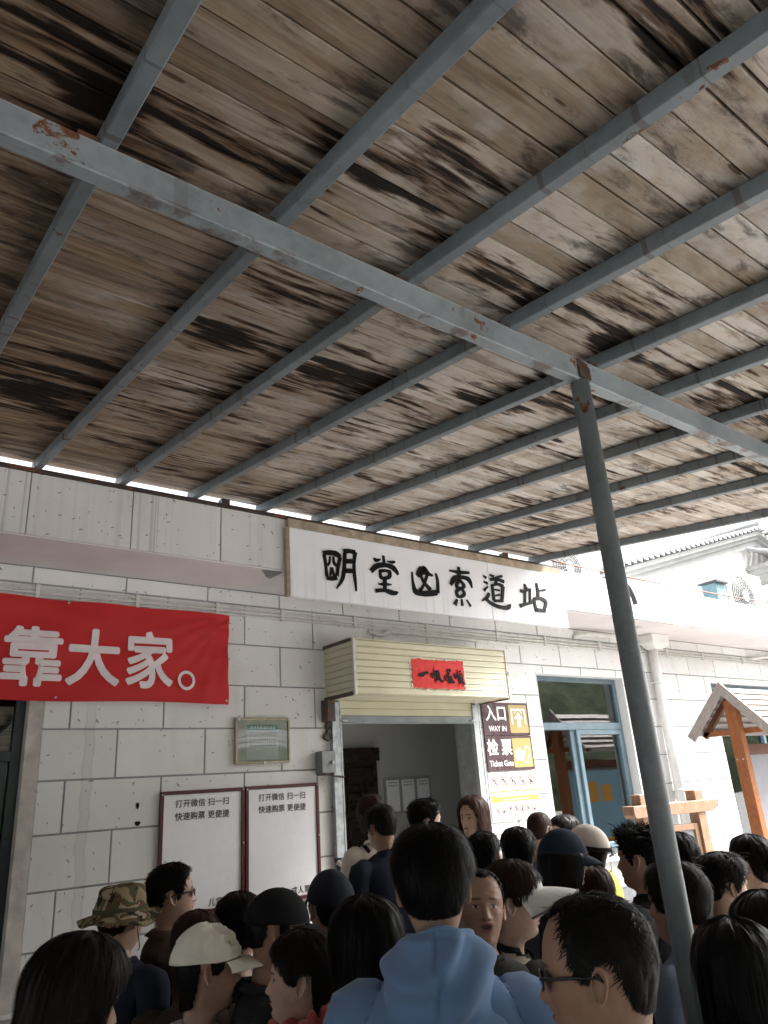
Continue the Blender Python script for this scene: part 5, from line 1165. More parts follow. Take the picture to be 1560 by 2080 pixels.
# ------------------------------------------------------------------ hair
_hf = np.array([(.2275, 0), (.2260, .028), (.222, .047), (.213, .066), (.200, .082), (.180, .095), (.160, .103), (.140, .1055), (.115, .1055)])
_ss = np.concatenate([[0], np.cumsum(np.hypot(np.diff(_hf[:, 0]), np.diff(_hf[:, 1])))]); S1 = _ss[-1]
def s_to_zc(s): return np.where(s < S1, np.interp(s, _ss, _hf[:, 0]), .115-(s-S1))
def zc_to_s(z): return np.where(z > .115, np.interp(-z, -_hf[:, 0], _ss), S1+.115-z)
def hair_pt(th, s, flare=0.0):
    """point on the scalp; below the widest ring it hangs: flare=0 hugs the neck, 1 falls straight"""
    zc = s_to_zc(s); x, y = head_pt(th, zc); x1, y1 = head_pt(th, np.maximum(zc, .115)); dn = np.clip(.115-zc, 0, 1)
    k = 1+dn*.35*flare; x = x*(1-flare)+x1*k*flare; y = y*(1-flare)+y1*k*flare
    y = y-.012*sst(zc, -.03, -.12)*(1-flare)
    nx, ny, nz = x/.078**2, y/.10**2, (np.maximum(zc, .10)-.10)/.12**2; l = np.sqrt(nx*nx+ny*ny+nz*nz)+1e-9
    return np.stack([x, y, zc], -1), np.stack([nx/l, ny/l, nz/l], -1)
def hairline(th, style):
    a = np.degrees(np.abs(th))
    if style == 'short': z = np.interp(a, [0, 28, 48, 60, 70, 78, 86, 92, 108, 116, 128, 150, 180], [.184, .186, .176, .150, .120, .092, .098, .138, .138, .095, .070, .060, .058])
    elif style == 'recede': z = np.interp(a, [0, 20, 40, 56, 66, 76, 86, 92, 108, 116, 128, 150, 180], [.202, .206, .214, .204, .168, .112, .108, .140, .140, .092, .064, .052, .050])
    elif style == 'bob': z = np.interp(a, [0, 25, 45, 58, 66, 74, 84, 100, 130, 180], [.180, .176, .160, .120, .055, .020, .010, .000, -.020, -.030])
    elif style == 'crop': z = np.interp(a, [0, 25, 45, 58, 66, 76, 86, 92, 106, 116, 130, 180], [.178, .172, .158, .136, .120, .108, .108, .134, .134, .060, .010, -.005])
    elif style == 'long': z = np.interp(a, [0, 20, 40, 55, 66, 76, 90, 180], [.196, .190, .166, .118, .02, -.10, -.16, -.20])
    elif style == 'tied': z = np.interp(a, [0, 28, 48, 60, 72, 84, 92, 108, 118, 140, 180], [.190, .186, .170, .145, .118, .115, .138, .138, .075, .045, .040])
    return z
def hair_mesh(style, t0=.006, t1=.022, n=2200, L=.045, width=.0015, lift=.006, flare=None, wave=0.0, seed=1, flat=False, spike=0.0, low_only=False):
    rr = np.random.default_rng(seed); flare = flare if flare is not None else {'short': 0, 'recede': 0, 'tied': 0, 'bob': .75, 'crop': .15, 'long': .9}[style]
    m = 72; th = np.linspace(-np.pi, np.pi, m, endpoint=False); kz = 42; zmin = {'long': -.205, 'bob': -.035, 'crop': -.01}.get(style, .024); smax = float(zc_to_s(np.array(zmin))); s = np.linspace(.0, smax, kz)
    Sg, Tg = np.meshgrid(s, th, indexing='ij'); hl = hairline(Tg, style); zc = s_to_zc(Sg); P, Nn = hair_pt(Tg, Sg, flare)
    wob = (.004 if style in ('short', 'recede', 'tied') else .008)*np.sin(Tg*9+2*rr.random())+.008*np.sin(Tg*23+zc*30); mask = zc-hl+wob*.5
    def thick(T, z, S_):
        top = sst(z, .115, .20); t = t0+(t1-t0)*top; e = sst(z-hairline(T, style), -.002, .016); cl = .0035*np.sin(T*13+S_*22+seed)*np.sin(S_*46+T*3)+.0025*np.sin(T*29-S_*35)
        return (t+cl*min(1, t1/.015)*(0.3 if flat else 1))*e
    tt = thick(Tg, zc, Sg); P = P+Nn*(tt-.003*(mask < 0)-(.016*sst(zc, .12, .165) if low_only else 0))[..., None]
    if wave: P[..., 0] += wave*np.sin(zc*48+Tg*4)*sst(zc, .10, -.05); P[..., 1] += wave*.8*np.cos(zc*44+Tg*5)*sst(zc, .10, -.05)
    V = P.reshape(-1, 3); us = 22 if style in ('short', 'recede') else 6; U = np.stack([Tg, Sg*us, 0*Tg], -1).reshape(-1, 3); j = np.arange(m); j2 = (j+1) % m
    q = np.concatenate([np.stack([i*m+j, i*m+j2, (i+1)*m+j2, (i+1)*m+j], 1) for i in range(kz-1)]); ok = (mask.reshape(-1)[q] > -.004).sum(1) >= 3
    q = q[ok]
    # strands
    K = 4; cand = 0; mm = 8 if low_only else 3; Tr = rr.uniform(-np.pi, np.pi, n*mm); Sr = smax*np.sqrt(rr.random(n*mm))*.98; zr = s_to_zc(Sr); hr = hairline(Tr, style); good = (zr > hr+.002)
    if low_only: good &= zr < .13
    Tr, Sr, hr = Tr[good][:n], Sr[good][:n], hr[good][:n]; nn = len(Tr); Ls = L*rr.uniform(.6, 1.3, nn); shortcut = style in ('short', 'recede'); jt = rr.normal(0, .22 if shortcut else .08, nn)+(.22 if shortcut else .07)*np.sin(Tr*6+Sr*38+seed);
    jt = jt*(.25+.75*sst(s_to_zc(Sr)-hr, .0, .04))
    Ls = np.clip(np.minimum(Sr+Ls, zc_to_s(hr-(.006 if style in ('bob', 'long') else .002)*rr.random(nn)*2))-Sr, .003, None); up = np.abs(rr.normal(0, 1, nn))*(1+2.2*(rr.random(nn) > .93)); pts = []; nrm = []
    for k in range(K):
        f = k/(K-1); Sk = Sr+Ls*f*(1-spike); zk0 = s_to_zc(Sk); Tk = Tr+jt*f*(.5+.9*sst(zk0, .12, .21)); p, nv = hair_pt(Tk, Sk, flare)
        h = thick(Tr, s_to_zc(Sr), Sr)-.002+lift*up*f*(1-.45*f)*(.35+.65*sst(zk0, .10, .19))+spike*Ls*f*sst(zk0, .12, .2)+.0005*rr.random(nn)
        p = p+nv*h[:, None]
        if wave: p[:, 0] += wave*1.2*np.sin(zk0*48+Tr*4)*sst(zk0, .10, -.05); p[:, 1] += wave*np.cos(zk0*44+Tr*5)*sst(zk0, .10, -.05)
        pts.append(p); nrm.append(nv)
    pts = np.stack(pts, 1); nrm = np.stack(nrm, 1); tg = np.gradient(pts, axis=1); sd = np.cross(tg, nrm); sd /= np.linalg.norm(sd, axis=-1, keepdims=True)+1e-9
    wv = width*rr.uniform(.6, 1.4, nn)[:, None, None]*np.array([1, .95, .7, .15])[None, :, None]; A = pts-sd*wv; Bv = pts+sd*wv
    SV = np.stack([A, Bv], 2).reshape(-1, 3); b = len(V)+np.arange(nn)[:, None]*2*K; sq = np.concatenate([np.stack([b[:, 0]+2*k, b[:, 0]+2*k+1, b[:, 0]+2*k+3, b[:, 0]+2*k+2], 1) for k in range(K-1)])
    SU = np.repeat(np.stack([Tr*3+rr.random(nn)*9, Sr*6, 0*Tr], -1), 2*K, 0)
    return np.concatenate([V, SV]), np.concatenate([q, sq]), np.concatenate([U, SU])
def blob_hair(center, rad, seed=1, n=500, turn=(0, 0, 1), width=.0018):
    """a coiled bun: ellipsoid wrapped by strands"""
    rr = np.random.default_rng(seed); m, k = 20, 14; w = np.linspace(0, 2*np.pi, m, endpoint=False); ph = np.linspace(.05, np.pi-.05, k); Pg, Wg = np.meshgrid(ph, w, indexing='ij'); d = np.stack([np.sin(Pg)*np.cos(Wg), np.cos(Pg), np.sin(Pg)*np.sin(Wg)], -1)
    r = 1+.07*np.sin(Wg*2+Pg*7); V = (np.array(center)+d*np.array(rad)*r[..., None]).reshape(-1, 3); j = np.arange(m); j2 = (j+1) % m; q = np.concatenate([np.stack([i*m+j, i*m+j2, (i+1)*m+j2, (i+1)*m+j], 1) for i in range(k-1)])
    W0 = rr.uniform(0, 6.28, n); P0 = np.arccos(rr.uniform(-.95, .95, n)); pts = []
    for f in np.linspace(0, 1, 4):
        Wk = W0+f*.9; Pk = P0+f*.15*rr.normal(0, 1, n); d = np.stack([np.sin(Pk)*np.cos(Wk), np.cos(Pk), np.sin(Pk)*np.sin(Wk)], -1); pts.append(np.array(center)+d*np.array(rad)*(1.02+.12*f*rr.random(n))[:, None])
    pts = np.stack(pts, 1); nv = pts-np.array(center); tg = np.gradient(pts, axis=1); sd = np.cross(tg, nv); sd /= np.linalg.norm(sd, axis=-1, keepdims=True)+1e-9; wv = width*np.array([1, 1, .7, .2])[None, :, None]
    SV = np.stack([pts-sd*wv, pts+sd*wv], 2).reshape(-1, 3); b = len(V)+np.arange(n)*8; sq = np.concatenate([np.stack([b+2*i, b+2*i+1, b+2*i+3, b+2*i+2], 1) for i in range(3)])
    U = np.concatenate([np.stack([Wg*2, Pg, 0*Pg], -1).reshape(-1, 3), np.repeat(np.stack([W0*3, P0, 0*W0], -1), 8, 0)])
    return np.concatenate([V, SV]), np.concatenate([q, sq]), U
def grid(fn, nu, nv, closed_u=False, thick=0.0):
    u = np.linspace(0, 1, nu, endpoint=not closed_u); v = np.linspace(0, 1, nv); Ug, Vg = np.meshgrid(u, v); P = np.stack(fn(Ug, Vg), -1); V = P.reshape(-1, 3)
    j = np.arange(nu if closed_u else nu-1); j2 = (j+1) % nu; q = np.concatenate([np.stack([i*nu+j, i*nu+j2, (i+1)*nu+j2, (i+1)*nu+j], 1) for i in range(nv-1)])
    if thick:
        du = np.gradient(P, axis=1); dv = np.gradient(P, axis=0); nn = np.cross(du, dv); ln = np.linalg.norm(nn, axis=-1, keepdims=True); nn = nn/(ln+1e-12)
        for r_, r2 in ((0, 1), (nv-1, nv-2)):
            if ln[r_].max() < 1e-7: mm = nn[r2].mean(0); nn[r_] = mm/(np.linalg.norm(mm)+1e-12); P[r_] = P[r_].mean(0)
        V = P.reshape(-1, 3); V2 = (P-nn*thick).reshape(-1, 3); b = len(V); q2 = q[:, ::-1]+b; ed = []
        for i0 in (0, nv-1): ed.append(np.stack([i0*nu+j, i0*nu+j2, b+i0*nu+j2, b+i0*nu+j], 1))
        if not closed_u:
            i = np.arange(nv-1)
            for c in (0, nu-1): ed.append(np.stack([i*nu+c, (i+1)*nu+c, b+(i+1)*nu+c, b+i*nu+c], 1))
        V = np.concatenate([V, V2]); q = np.concatenate([q, q2]+ed)
    return V, q
def lump(V, amp, freq, seed=0):
    f = np.array([math.sin(seed), math.cos(seed*1.7), .5])
    d = np.sin(V[:, 0]*freq+seed+2*np.sin(V[:, 2]*freq*.7))*np.sin(V[:, 1]*freq*1.2+seed*2)+.6*np.sin(V[:, 2]*freq*1.9+V[:, 0]*freq*.8+seed*3)*np.cos(V[:, 1]*freq*1.6)
    return d[:, None]*amp

# ------------------------------------------------------------------ one person
class Person:
    def __init__(s, label, x, y, top, heading, H_extra=.012, ground=0.0, pitch=0, roll=0, turn=0, hs=1.0, bw=1.0, base='plain', skin=0, woman=False, lean=0, mouth=0.0, sink=0.0):
        s.root = thing('person', label, 'person', (x, y, ground), -R(heading), 'people queueing at the station entrance')
        s.hs, s.bw = hs, bw*(.93 if woman else 1.0); s.base = body_base(base); s.kz = (top-ground-H_extra-(.2277+CH-1.44)*hs+sink)/1.44
        m = Matrix.Rotation(-R(turn), 3, 'Z') @ Matrix.Rotation(-R(pitch)*-1, 3, 'X') @ Matrix.Rotation(R(roll), 3, 'Y'); s.Rm = np.array(m)
        s.piv = np.array([0, -.02, 1.44]); s.np_ = np.array([0, -.02*s.bw, 1.44*s.kz-sink]); s.skin = skin; s.lean = lean
        b = s.base; V = b['V'].copy(); zc = V[:, 2]-CH
        if mouth:
            fr = sst(V[:, 1], .03, .07); lo = fr*sst(-zc, -.056, -.050)*sst(zc, -.03, .0); V[:, 2] -= mouth*lo; V[:, 1] -= mouth*.35*lo
            ins = fr*np.exp(-(V[:, 0]/.015)**2-((zc-.0535)/.004)**2); V[:, 1] -= mouth*1.2*ins
        s.add('body', V, [b['q'], b['t']], SKM if mouth else SK[skin], hc=b['V']-np.array([0, 0, CH]))
    def T(s, V, rigid=False):
        V = np.asarray(V, float); h = np.ones(len(V)) if rigid else sst(V[:, 2], 1.405, 1.478); bodyp = V*np.array([s.bw, s.bw, s.kz]); headp = s.np_+s.hs*((V-s.piv)@s.Rm.T)
        return bodyp*(1-h[:, None])+headp*h[:, None]
    def add(s, name, V, faces, mat, parent=None, rigid=False, hc=None, attr='hc'):
        hc = hc if hc is not None else np.asarray(V)-np.array([0, 0, CH])
        me = np_mesh(name, s.T(V, rigid), faces, {attr: hc}); me.materials.append(mat); return link(name, me, None, parent or s.root)
    def head(s, name, V, faces, mat, parent=None, hc=None, attr='hc'):
        """V in head coordinates (zc)"""
        V = np.asarray(V); return s.add(name, V+np.array([0, 0, CH]), faces, mat, parent, True, V if hc is None else hc, attr)
    def hair(s, mat, style, parent=None, **kw):
        V, q, U = hair_mesh(style, **kw); o = s.add('hair', V+np.array([0, 0, CH]), [q], HM[mat], None, style not in ('long',), U, 'uv'); return o
    def garment(s, name, mat, zlo, zhi, off=.012, arms=True, folds=.004, seed=0, legs=False, sleeve=0.0, vneck=0.0):
        b = s.base; V, Nn = b['V'], b['N']; x, y, z = V.T
        wr = [(-.247, .034, .815), (.247, .034, .815)]
        if b['bl']: wr[0] = (-.184, .24, 1.177)
        if b['br']: wr[1] = (.184, .24, 1.177)
        armv = ((np.abs(x) > .2) | (y > .135)) & (z < 1.27) & (z > .55); hand = np.zeros(len(V), bool)
        for i, w in enumerate(wr):
            d = np.linalg.norm(V-np.array(w), axis=1); bent = (b['bl'], b['br'])[i]
            side = (x < 0) if i == 0 else (x > 0)
            hand |= side & armv & ((z < w[2]+.012) if not bent else ((y > .228) ))
        if legs: keep = (z < zhi) & (z > zlo) & ~armv
        else:
            keep = ((z > zlo) | armv) & (z < zhi-vneck*sst(y, .0, .09)*sst(-np.abs(x), -.10, -.02)) & ~hand
            keep &= ~((z < 1.30) & (z < zlo) & ~armv)
            if not arms: keep &= ~armv & (np.abs(x) < .185)
        fold = .5+.5*np.sin(z*34+x*16+seed+2*np.sin(y*18+seed))*np.cos(x*22-z*11+seed*2)
        P = V+Nn*(off+folds*fold)[:, None]; fs = []
        for f in (b['q'], b['t']): fs.append(f[keep[f].all(1)])
        return s.add(name, P, fs, mat, hc=V-np.array([0, 0, CH])+seed*.37)
    def dress(s, top, trousers=None, collar=None, hem=.86, neck=1.425, vneck=.03, off=.013, folds=.006, seed=1, name='jacket'):
        s.garment('trousers', trousers or cloth('dark_trousers', (.025, .026, .032)), .085, .93, .010, folds=.004, legs=True, seed=seed)
        for sg in (-1, 1):
            V, q, t3 = loft(refine([(sg*.10, -.10, .045, .02, .03), (sg*.10, -.075, .048, .040, .046), (sg*.102, 0, .05, .045, .046), (sg*.108, .07, .040, .050, .038), (sg*.112, .14, .032, .050, .028), (sg*.114, .18, .026, .034, .020)], 2), 12, up=(0, 0, 1))
            V[:, 2] = np.maximum(V[:, 2], .006); s.add('shoe', V, [q, t3], cloth('dark_shoe', (.03, .03, .032), rough=.55))
        g = s.garment(name, top, hem, neck, off, folds=folds, seed=seed, vneck=vneck)
        if collar: s.collar(collar[0], collar[1], **(collar[2] if len(collar) > 2 else {}))
        return g
    def collar(s, kind, mat, h=.045, r=1.0):
        if kind == 'stand':
            def fn(u, v):
                w = (u-.5)*2*np.pi*.93; c = np.cos(w); rad = (.082-.012*v+.004*np.sin(w*4))*r; return rad*1.02*np.sin(w), -.022-rad*c*np.where(c > 0, 1.02, .80), 1.400+h*v*1.0+.012*c-.0*u
        elif kind == 'shirt':
            def fn(u, v):
                w = (u-.5)*2*np.pi*.90; c = np.cos(w); k = np.where(v < .5, v*2, 1); d = np.where(v > .5, (v-.5)*2, 0); rad = (.078-.010*k+.026*d)*r
                return rad*np.sin(w), -.022-rad*c*np.where(c > 0, 1.05, .80), 1.405+.040*k-.040*d+.010*c+(-.018*d*(1-c))
        else:
            def fn(u, v):
                w = u*2*np.pi; a = v*2*np.pi; rad = (.080+.016*np.cos(a))*r; c = np.cos(w); return rad*np.sin(w), -.020-rad*c*np.where(c > 0, 1.05, .82), 1.412+.016*np.sin(a)+.012*c
        V, q = grid(fn, 40, 9, False if kind != 'ring' else True, .003 if kind != 'ring' else 0)
        s.add('collar', V+lump(V, .0012, 60, 1), [q], mat)
    # ---- hats and glasses
    def cap(s, mat, tilt=0.0, floppy=0.0, bill=.075, yaw=0, size=1.0, logo=None, label=None, bill_mat=None, spread=62, droop=.022):
        cz, rx, ry, rz = .118, .0885*size, .1165*size, .127*size; Ry = np.array(Matrix.Rotation(-R(yaw), 3, 'Z') @ Matrix.Rotation(R(tilt), 3, 'X'))
        zb = lambda th: .018+.012*np.cos(th)
        def fn(u, v):
            th = u*2*np.pi; b = zb(th)/rz; e = np.arcsin(np.clip(b, -1, 1)); ph = e+(np.pi/2-e)*v; g = 1-.012*np.exp(-((((th/(np.pi/3))+.5) % 1-.5)/.06)**2)*np.cos(ph)
            return rx*g*np.cos(ph)*np.sin(th), -.008+ry*g*np.cos(ph)*np.cos(th), rz*g*np.sin(ph)**.92
        V, q = grid(fn, 60, 18, True, .0025)
        if floppy: V = V+(lump(V, floppy*.8, 50, 2)+lump(V, floppy*.45, 115, 5))*sst(V[:, 2], .02, .06)[:, None]+np.stack([0*V[:, 0], -.25*floppy*np.ones(len(V)), .4*floppy*sst(V[:, 1], .05, -.05)], 1)*3
        P = V@Ry.T+np.array([0, 0, cz]); o = s.head('cap', P, [q], mat, None, V)
        if label: o['label'] = label
        def fb(u, v):
            a = (u-.5)*2; th = a*R(spread); x0 = rx*.99*np.sin(th); y0 = -.008+ry*.985*np.cos(th); L = bill*(1-.80*np.abs(a)**2.6)
            return x0*(1+.02*v), y0+L*v, zb(th)-.012*v-droop*(a*a)*v-.010*v*v
        V, q = grid(fb, 29, 8, False, .0035)
        if floppy: V = V+lump(V, floppy*.3, 40, 1)
        P = V@Ry.T+np.array([0, 0, cz]); s.head('bill', P, [q], bill_mat or mat, o, V)
        if not floppy: V, q = grid(lambda u, v: (.008*np.sin(v*1.5)*np.sin(u*6.283), -.008+.008*np.sin(v*1.5)*np.cos(u*6.283), rz+.006*np.cos(v*1.5)-.002), 10, 4, True)
        if not floppy: s.head('button', V@Ry.T+np.array([0, 0, cz]), [q], mat, o)
        if logo:
            th, ph, w, h, lm = logo; c0 = np.array([rx*1.006*math.cos(ph)*math.sin(th), -.008+ry*1.006*math.cos(ph)*math.cos(th), rz*math.sin(ph)**.92]); t = np.array([math.cos(th), -math.sin(th), 0]); nn_ = np.array([c0[0]/rx**2, (c0[1]+.008)/ry**2, c0[2]/rz**2]); nn_ /= np.linalg.norm(nn_); up = np.cross(nn_, t)*-1; up /= np.linalg.norm(up)
            V = np.array([c0+nn_*.0035+t*a*w+up*b_*h for a, b_ in ((-1, -1), (1, -1), (1, 1), (-1, 1))]); s.head('badge', V@Ry.T+np.array([0, 0, cz]), [np.array([[0, 1, 2, 3]])], lm, o)
        return o
    def bucket(s, mat):
        cz = .118
        def fn(u, v):
            th = u*2*np.pi; r = np.where(v < .45, 1.0-.10*(v/.45), .90*np.sqrt(np.clip(1-((v-.45)/.55)**2.4, 0, 1))); z = np.where(v < .45, .02+.062*v/.45, .082+.042*np.sin((v-.45)/.55*1.57)); return .094*r*np.sin(th), -.008+.120*r*np.cos(th), z
        V, q = grid(fn, 56, 20, True, .0025); V = V+lump(V, .0035, 42, 3); o = s.head('hat', V+np.array([0, 0, cz]), [q], mat, None, V)
        def fb(u, v):
            th = u*2*np.pi; r = 1+.66*v; z = .022-.030*v*(1+.3*np.cos(2*th+.6))+.016*v*np.sin(2*th+1.1)+.010*v*v*np.sin(3*th+.5)+.006*v*np.sin(7*th); return .094*r*np.sin(th), -.008+.118*r*np.cos(th)*(1-.06*v), z
        V, q = grid(fb, 72, 9, True, .003); s.head('brim', V+np.array([0, 0, cz]), [q], mat, o, V)
        V, q = grid(lambda u, v: (.0965*np.sin(u*6.283)*(1+.0*v), -.008+.1225*np.cos(u*6.283), .026+.016*v+.002*np.sin(u*40)), 48, 3, True, .002); s.head('hat_band', V+np.array([0, 0, cz]), [q], cloth('camo_band', (.06, .055, .03)), o)
        return o
    def visor(s, mat, edge):
        cz = .150; Ry = np.array(Matrix.Rotation(R(13), 3, 'X')); up = lambda V: np.asarray(V)@Ry.T+np.array([0, 0, cz])
        V, q = grid(lambda u, v: (.0885*np.sin((u-.5)*2.3), -.006+.114*np.cos((u-.5)*2.3), -.010+.030*v), 30, 4, False, .003); o = s.head('visor', up(V), [q], mat, None, V)
        def fb(u, v):
            a = (u-.5)*2; th = a*R(80); L = .125*(1-.72*np.abs(a)**3); return .094*np.sin(th)*(1+.16*v*(1-a*a)), -.006+.117*np.cos(th)+L*v, -.006-.012*v-.052*a*a*(.15+.85*v)-.018*v*v
        V, q = grid(fb, 33, 10, False, .003); s.head('bill', up(V), [q], mat, o, V)
        a = np.linspace(0, 1, 41); X, Y, Z = fb(a, np.ones(41)); V, q, t3 = loft([(X[i], Y[i], Z[i]-.001, .0045, .0045) for i in range(41)], 6, up=(0, 0, 1)); s.head('bill_edge', up(V), [q, t3], edge, o)
        return o
    def glasses(s, dark=True, on_top=False, thick=.0022, lens_mat=None):
        fm = cloth('black_spectacle_frame', (.012, .012, .013), rough=.3, spec=.5); up = .075 if on_top else 0; Rt = np.array(Matrix.Rotation(R(38 if on_top else 0), 3, 'X')); piv = np.array([0, -.01, .118]); Q = lambda V: (np.asarray(V)-piv)@Rt.T+piv+np.array([0, -.012 if on_top else 0, .010 if on_top else 0])
        VV = []; FQ = []; F3 = []; off = 0
        for sg in (-1, 1):
            p = [(sg*.0795, -.018, .112), (sg*.080, -.008, .1185), (sg*.079, .03, .1205), (sg*.0765, .070, .1205), (sg*.066, .092, .120)]; V, q, t3 = loft([(*a, thick, thick*1.4) for a in p], 6, up=(0, 0, 1)); VV.append(Q(V)); FQ.append(q+off); F3.append(t3+off); off += len(V)
            pts = [(sg*(.034+.027*math.cos(w)), .0975-.33*abs(.027*math.cos(w))*(1 if math.cos(w) > 0 else .1), .1125+.0160*math.sin(w), thick*.75, thick*.75) for w in np.linspace(0, 2*math.pi, 25)]; V, q, t3 = loft(pts, 5, up=(.1, 1, .2)); VV.append(Q(V)); FQ.append(q+off); F3.append(t3+off); off += len(V)
        V, q, t3 = loft([(-.008, .0975, .116, thick, thick), (0, .1040, .1175, thick, thick), (.008, .0975, .116, thick, thick)], 6, up=(0, 0, 1)); VV.append(Q(V)); FQ.append(q+off); F3.append(t3+off)
        o = s.head('glasses', np.concatenate(VV), [np.concatenate(FQ), np.concatenate(F3)], fm)
        for sg in (-1, 1):
            w = np.linspace(0, 2*np.pi, 24, endpoint=False); cx = .027*np.cos(w); V = np.stack([sg*(.034+cx), .0970-.33*np.abs(cx)*np.where(cx > 0, 1, .1), .1125+.0160*np.sin(w)], 1); V = np.concatenate([V, [[sg*.034, .0990, .112]]]); j = np.arange(24); f = np.stack([np.full(24, 24), j, (j+1) % 24], 1); s.head('lens', Q(V), [f], lens_mat or cloth('smoked_lens', (.015, .015, .017), rough=.06, spec=.6, crease=0), o)
        return o
PL = {   # where each head is: x, y, height of the crown, heading
    'corner': (0.572, 1.992, 1.635, 68),
    'camo': (1.243, 3.517, 1.620, 64),
    'shades': (1.498, 3.575, 1.644, 103),
    'cream': (1.241, 2.682, 1.509, 109),
    'brown': (1.376, 3.056, 1.503, 34),
    'blackhair': (1.573, 3.089, 1.531, 37),
    'blackcap': (1.456, 2.604, 1.594, 117),
    'logo': (1.759, 2.691, 1.619, 11),
    'scarf': (1.382, 2.300, 1.497, -53),
    'bigblack': (1.429, 2.004, 1.605, 5),
    'hoodie': (1.302, 1.532, 1.798, 42),
    'oldman': (1.874, 1.982, 1.621, 213),
    'visor': (2.261, 2.224, 1.612, 139),
    'specs': (1.268, 1.027, 1.680, -33),
    'tall': (3.143, 2.242, 1.669, -17),
    'post': (2.815, 1.873, 1.559, -6),
    'right': (3.465, 2.054, 1.524, 121),
    'bun': (3.879, 2.112, 1.568, 11),
    'edge': (2.365, 1.284, 1.541, 42),
    'hood': (1.882, 1.120, 1.547, 69),
    'pony': (3.597, 2.322, 1.602, 67),
    'short': (3.199, 2.560, 1.486, 51),
    'navylong': (2.946, 2.534, 1.676, 119),
    'goggles': (3.468, 2.809, 1.658, -19),
    'child': (3.681, 3.297, 1.714, 73),
    'window': (4.395, 3.713, 1.655, -65),
    'boy1': (3.193, 3.029, 1.661, 47),
    'boy2': (3.205, 3.303, 1.641, 47),
    'doorwoman': (3.715, 3.900, 1.828, -94),
    'doorman': (3.329, 3.935, 1.829, 112),
    'grey': (2.986, 3.941, 1.819, 2),
    'coat': (3.247, 4.384, 1.887, 12),
}
BLK = cloth('black_cotton', (.009, .009, .010)); CHAR = cloth('charcoal_knit', (.020, .020, .022)); NAVY = cloth('navy_cotton', (.011, .015, .028)); WHT = cloth('white_cotton', (.66, .65, .64)); CREAM = cloth('cream_wool', (.58, .53, .46), crease=.35)
def mk(key, label, **kw):
    x, y, top, hd = PL[key]; kw.setdefault('H_extra', .020)
    return Person(label, x, y, top, hd+kw.pop('dh', 0), **kw)
NEAR = dict(n=7500, width=.0010); MID = dict(n=2600, width=.0014); FAR = dict(n=1300, width=.0022)

p = mk('corner', 'person with long dark glossy hair in the lower left corner, turned away', turn=18, pitch=-12, woman=True, skin=1, H_extra=.03)
p.hair('soft', 'bob', t0=.016, t1=.026, L=.07, lift=.004, seed=2, **NEAR); p.dress(cloth('dark_red_jacket', (.085, .012, .016)), collar=('stand', cloth('dark_red_jacket', (.085, .012, .016))))

p = mk('camo', 'person in a camouflage bucket hat with chin cord and dark jacket', skin=1, H_extra=.05, sink=.022)
p.hair('black', 'short', t0=.006, t1=.006, low_only=True, L=.02, seed=3, **MID); p.bucket(m_camo()); p.dress(NAVY, collar=('ring', NAVY))
V, q, t3 = loft(refine([(.083, .0, CH+.13, .0022, .0022), (.075, .02, CH+.06, .0022, .0022), (.06, .05, CH+.0, .0022, .0022), (.03, .07, CH-.03, .0022, .0022)], 3), 6); p.add('chin_cord', V, [q, t3], cloth('brown_cord', (.12, .06, .03)))

p = mk('shades', 'man in sunglasses and brown shirt in profile before the left white poster', skin=1, pitch=4, sink=.022)
p.hair('black', 'short', t0=.004, t1=.018, L=.022, lift=.006, seed=4, spike=.25, **MID); p.glasses(); p.dress(cloth('brown_shirt', (.060, .040, .030)), collar=('shirt', cloth('brown_shirt', (.060, .040, .030))))

p = mk('cream', 'person in a crumpled cream cap with a short bill, black hair below it', skin=1, woman=True, H_extra=.03, pitch=-4)
p.hair('black', 'crop', t0=.008, t1=.004, low_only=True, L=.035, seed=5, **NEAR); p.cap(cloth('cream_cap_cotton', (.80, .78, .69), crease=.9, rough=.7), tilt=0, floppy=.0055, bill=.098, size=1.01, droop=.012, spread=60); p.dress(cloth('pale_shirt', (.46, .46, .47)), collar=('ring', cloth('pale_shirt', (.46, .46, .47))))

p = mk('brown', 'back of a brown haired head showing just above the cream cap', skin=1, woman=True, H_extra=.03)
p.hair('brown', 'bob', t0=.014, t1=.026, L=.06, seed=6, **MID); p.dress(cloth('dark_brown_coat', (.040, .026, .020)), collar=('stand', cloth('dark_brown_coat', (.040, .026, .020))))

p = mk('blackhair', 'black haired head just left of the plain black cap', skin=1)
p.hair('black', 'short', t0=.012, t1=.028, L=.04, seed=7, **MID); p.dress(BLK, collar=('ring', BLK))

p = mk('blackcap', 'man in a plain black baseball cap with its bill pointing right', skin=2, H_extra=.022, pitch=-8)
p.hair('black', 'short', t0=.008, t1=.004, low_only=True, L=.03, seed=8, **MID); p.cap(cloth('black_cap_cotton', (.007, .007, .008)), tilt=-4); p.dress(CHAR, collar=('ring', CHAR))

p = mk('logo', 'person in a dark blue cap with a small shiny badge on its side', skin=1, H_extra=.022)
p.hair('black', 'short', t0=.006, t1=.004, low_only=True, L=.02, seed=9, **MID); p.cap(cloth('slate_cap_cotton', (.017, .020, .030)), tilt=2, logo=(1.75, .45, .010, .008, cloth('silver_badge', (.6, .6, .6), rough=.3))); p.dress(cloth('dark_grey_jacket', (.03, .03, .034)), collar=('stand', cloth('dark_grey_jacket', (.03, .03, .034))))

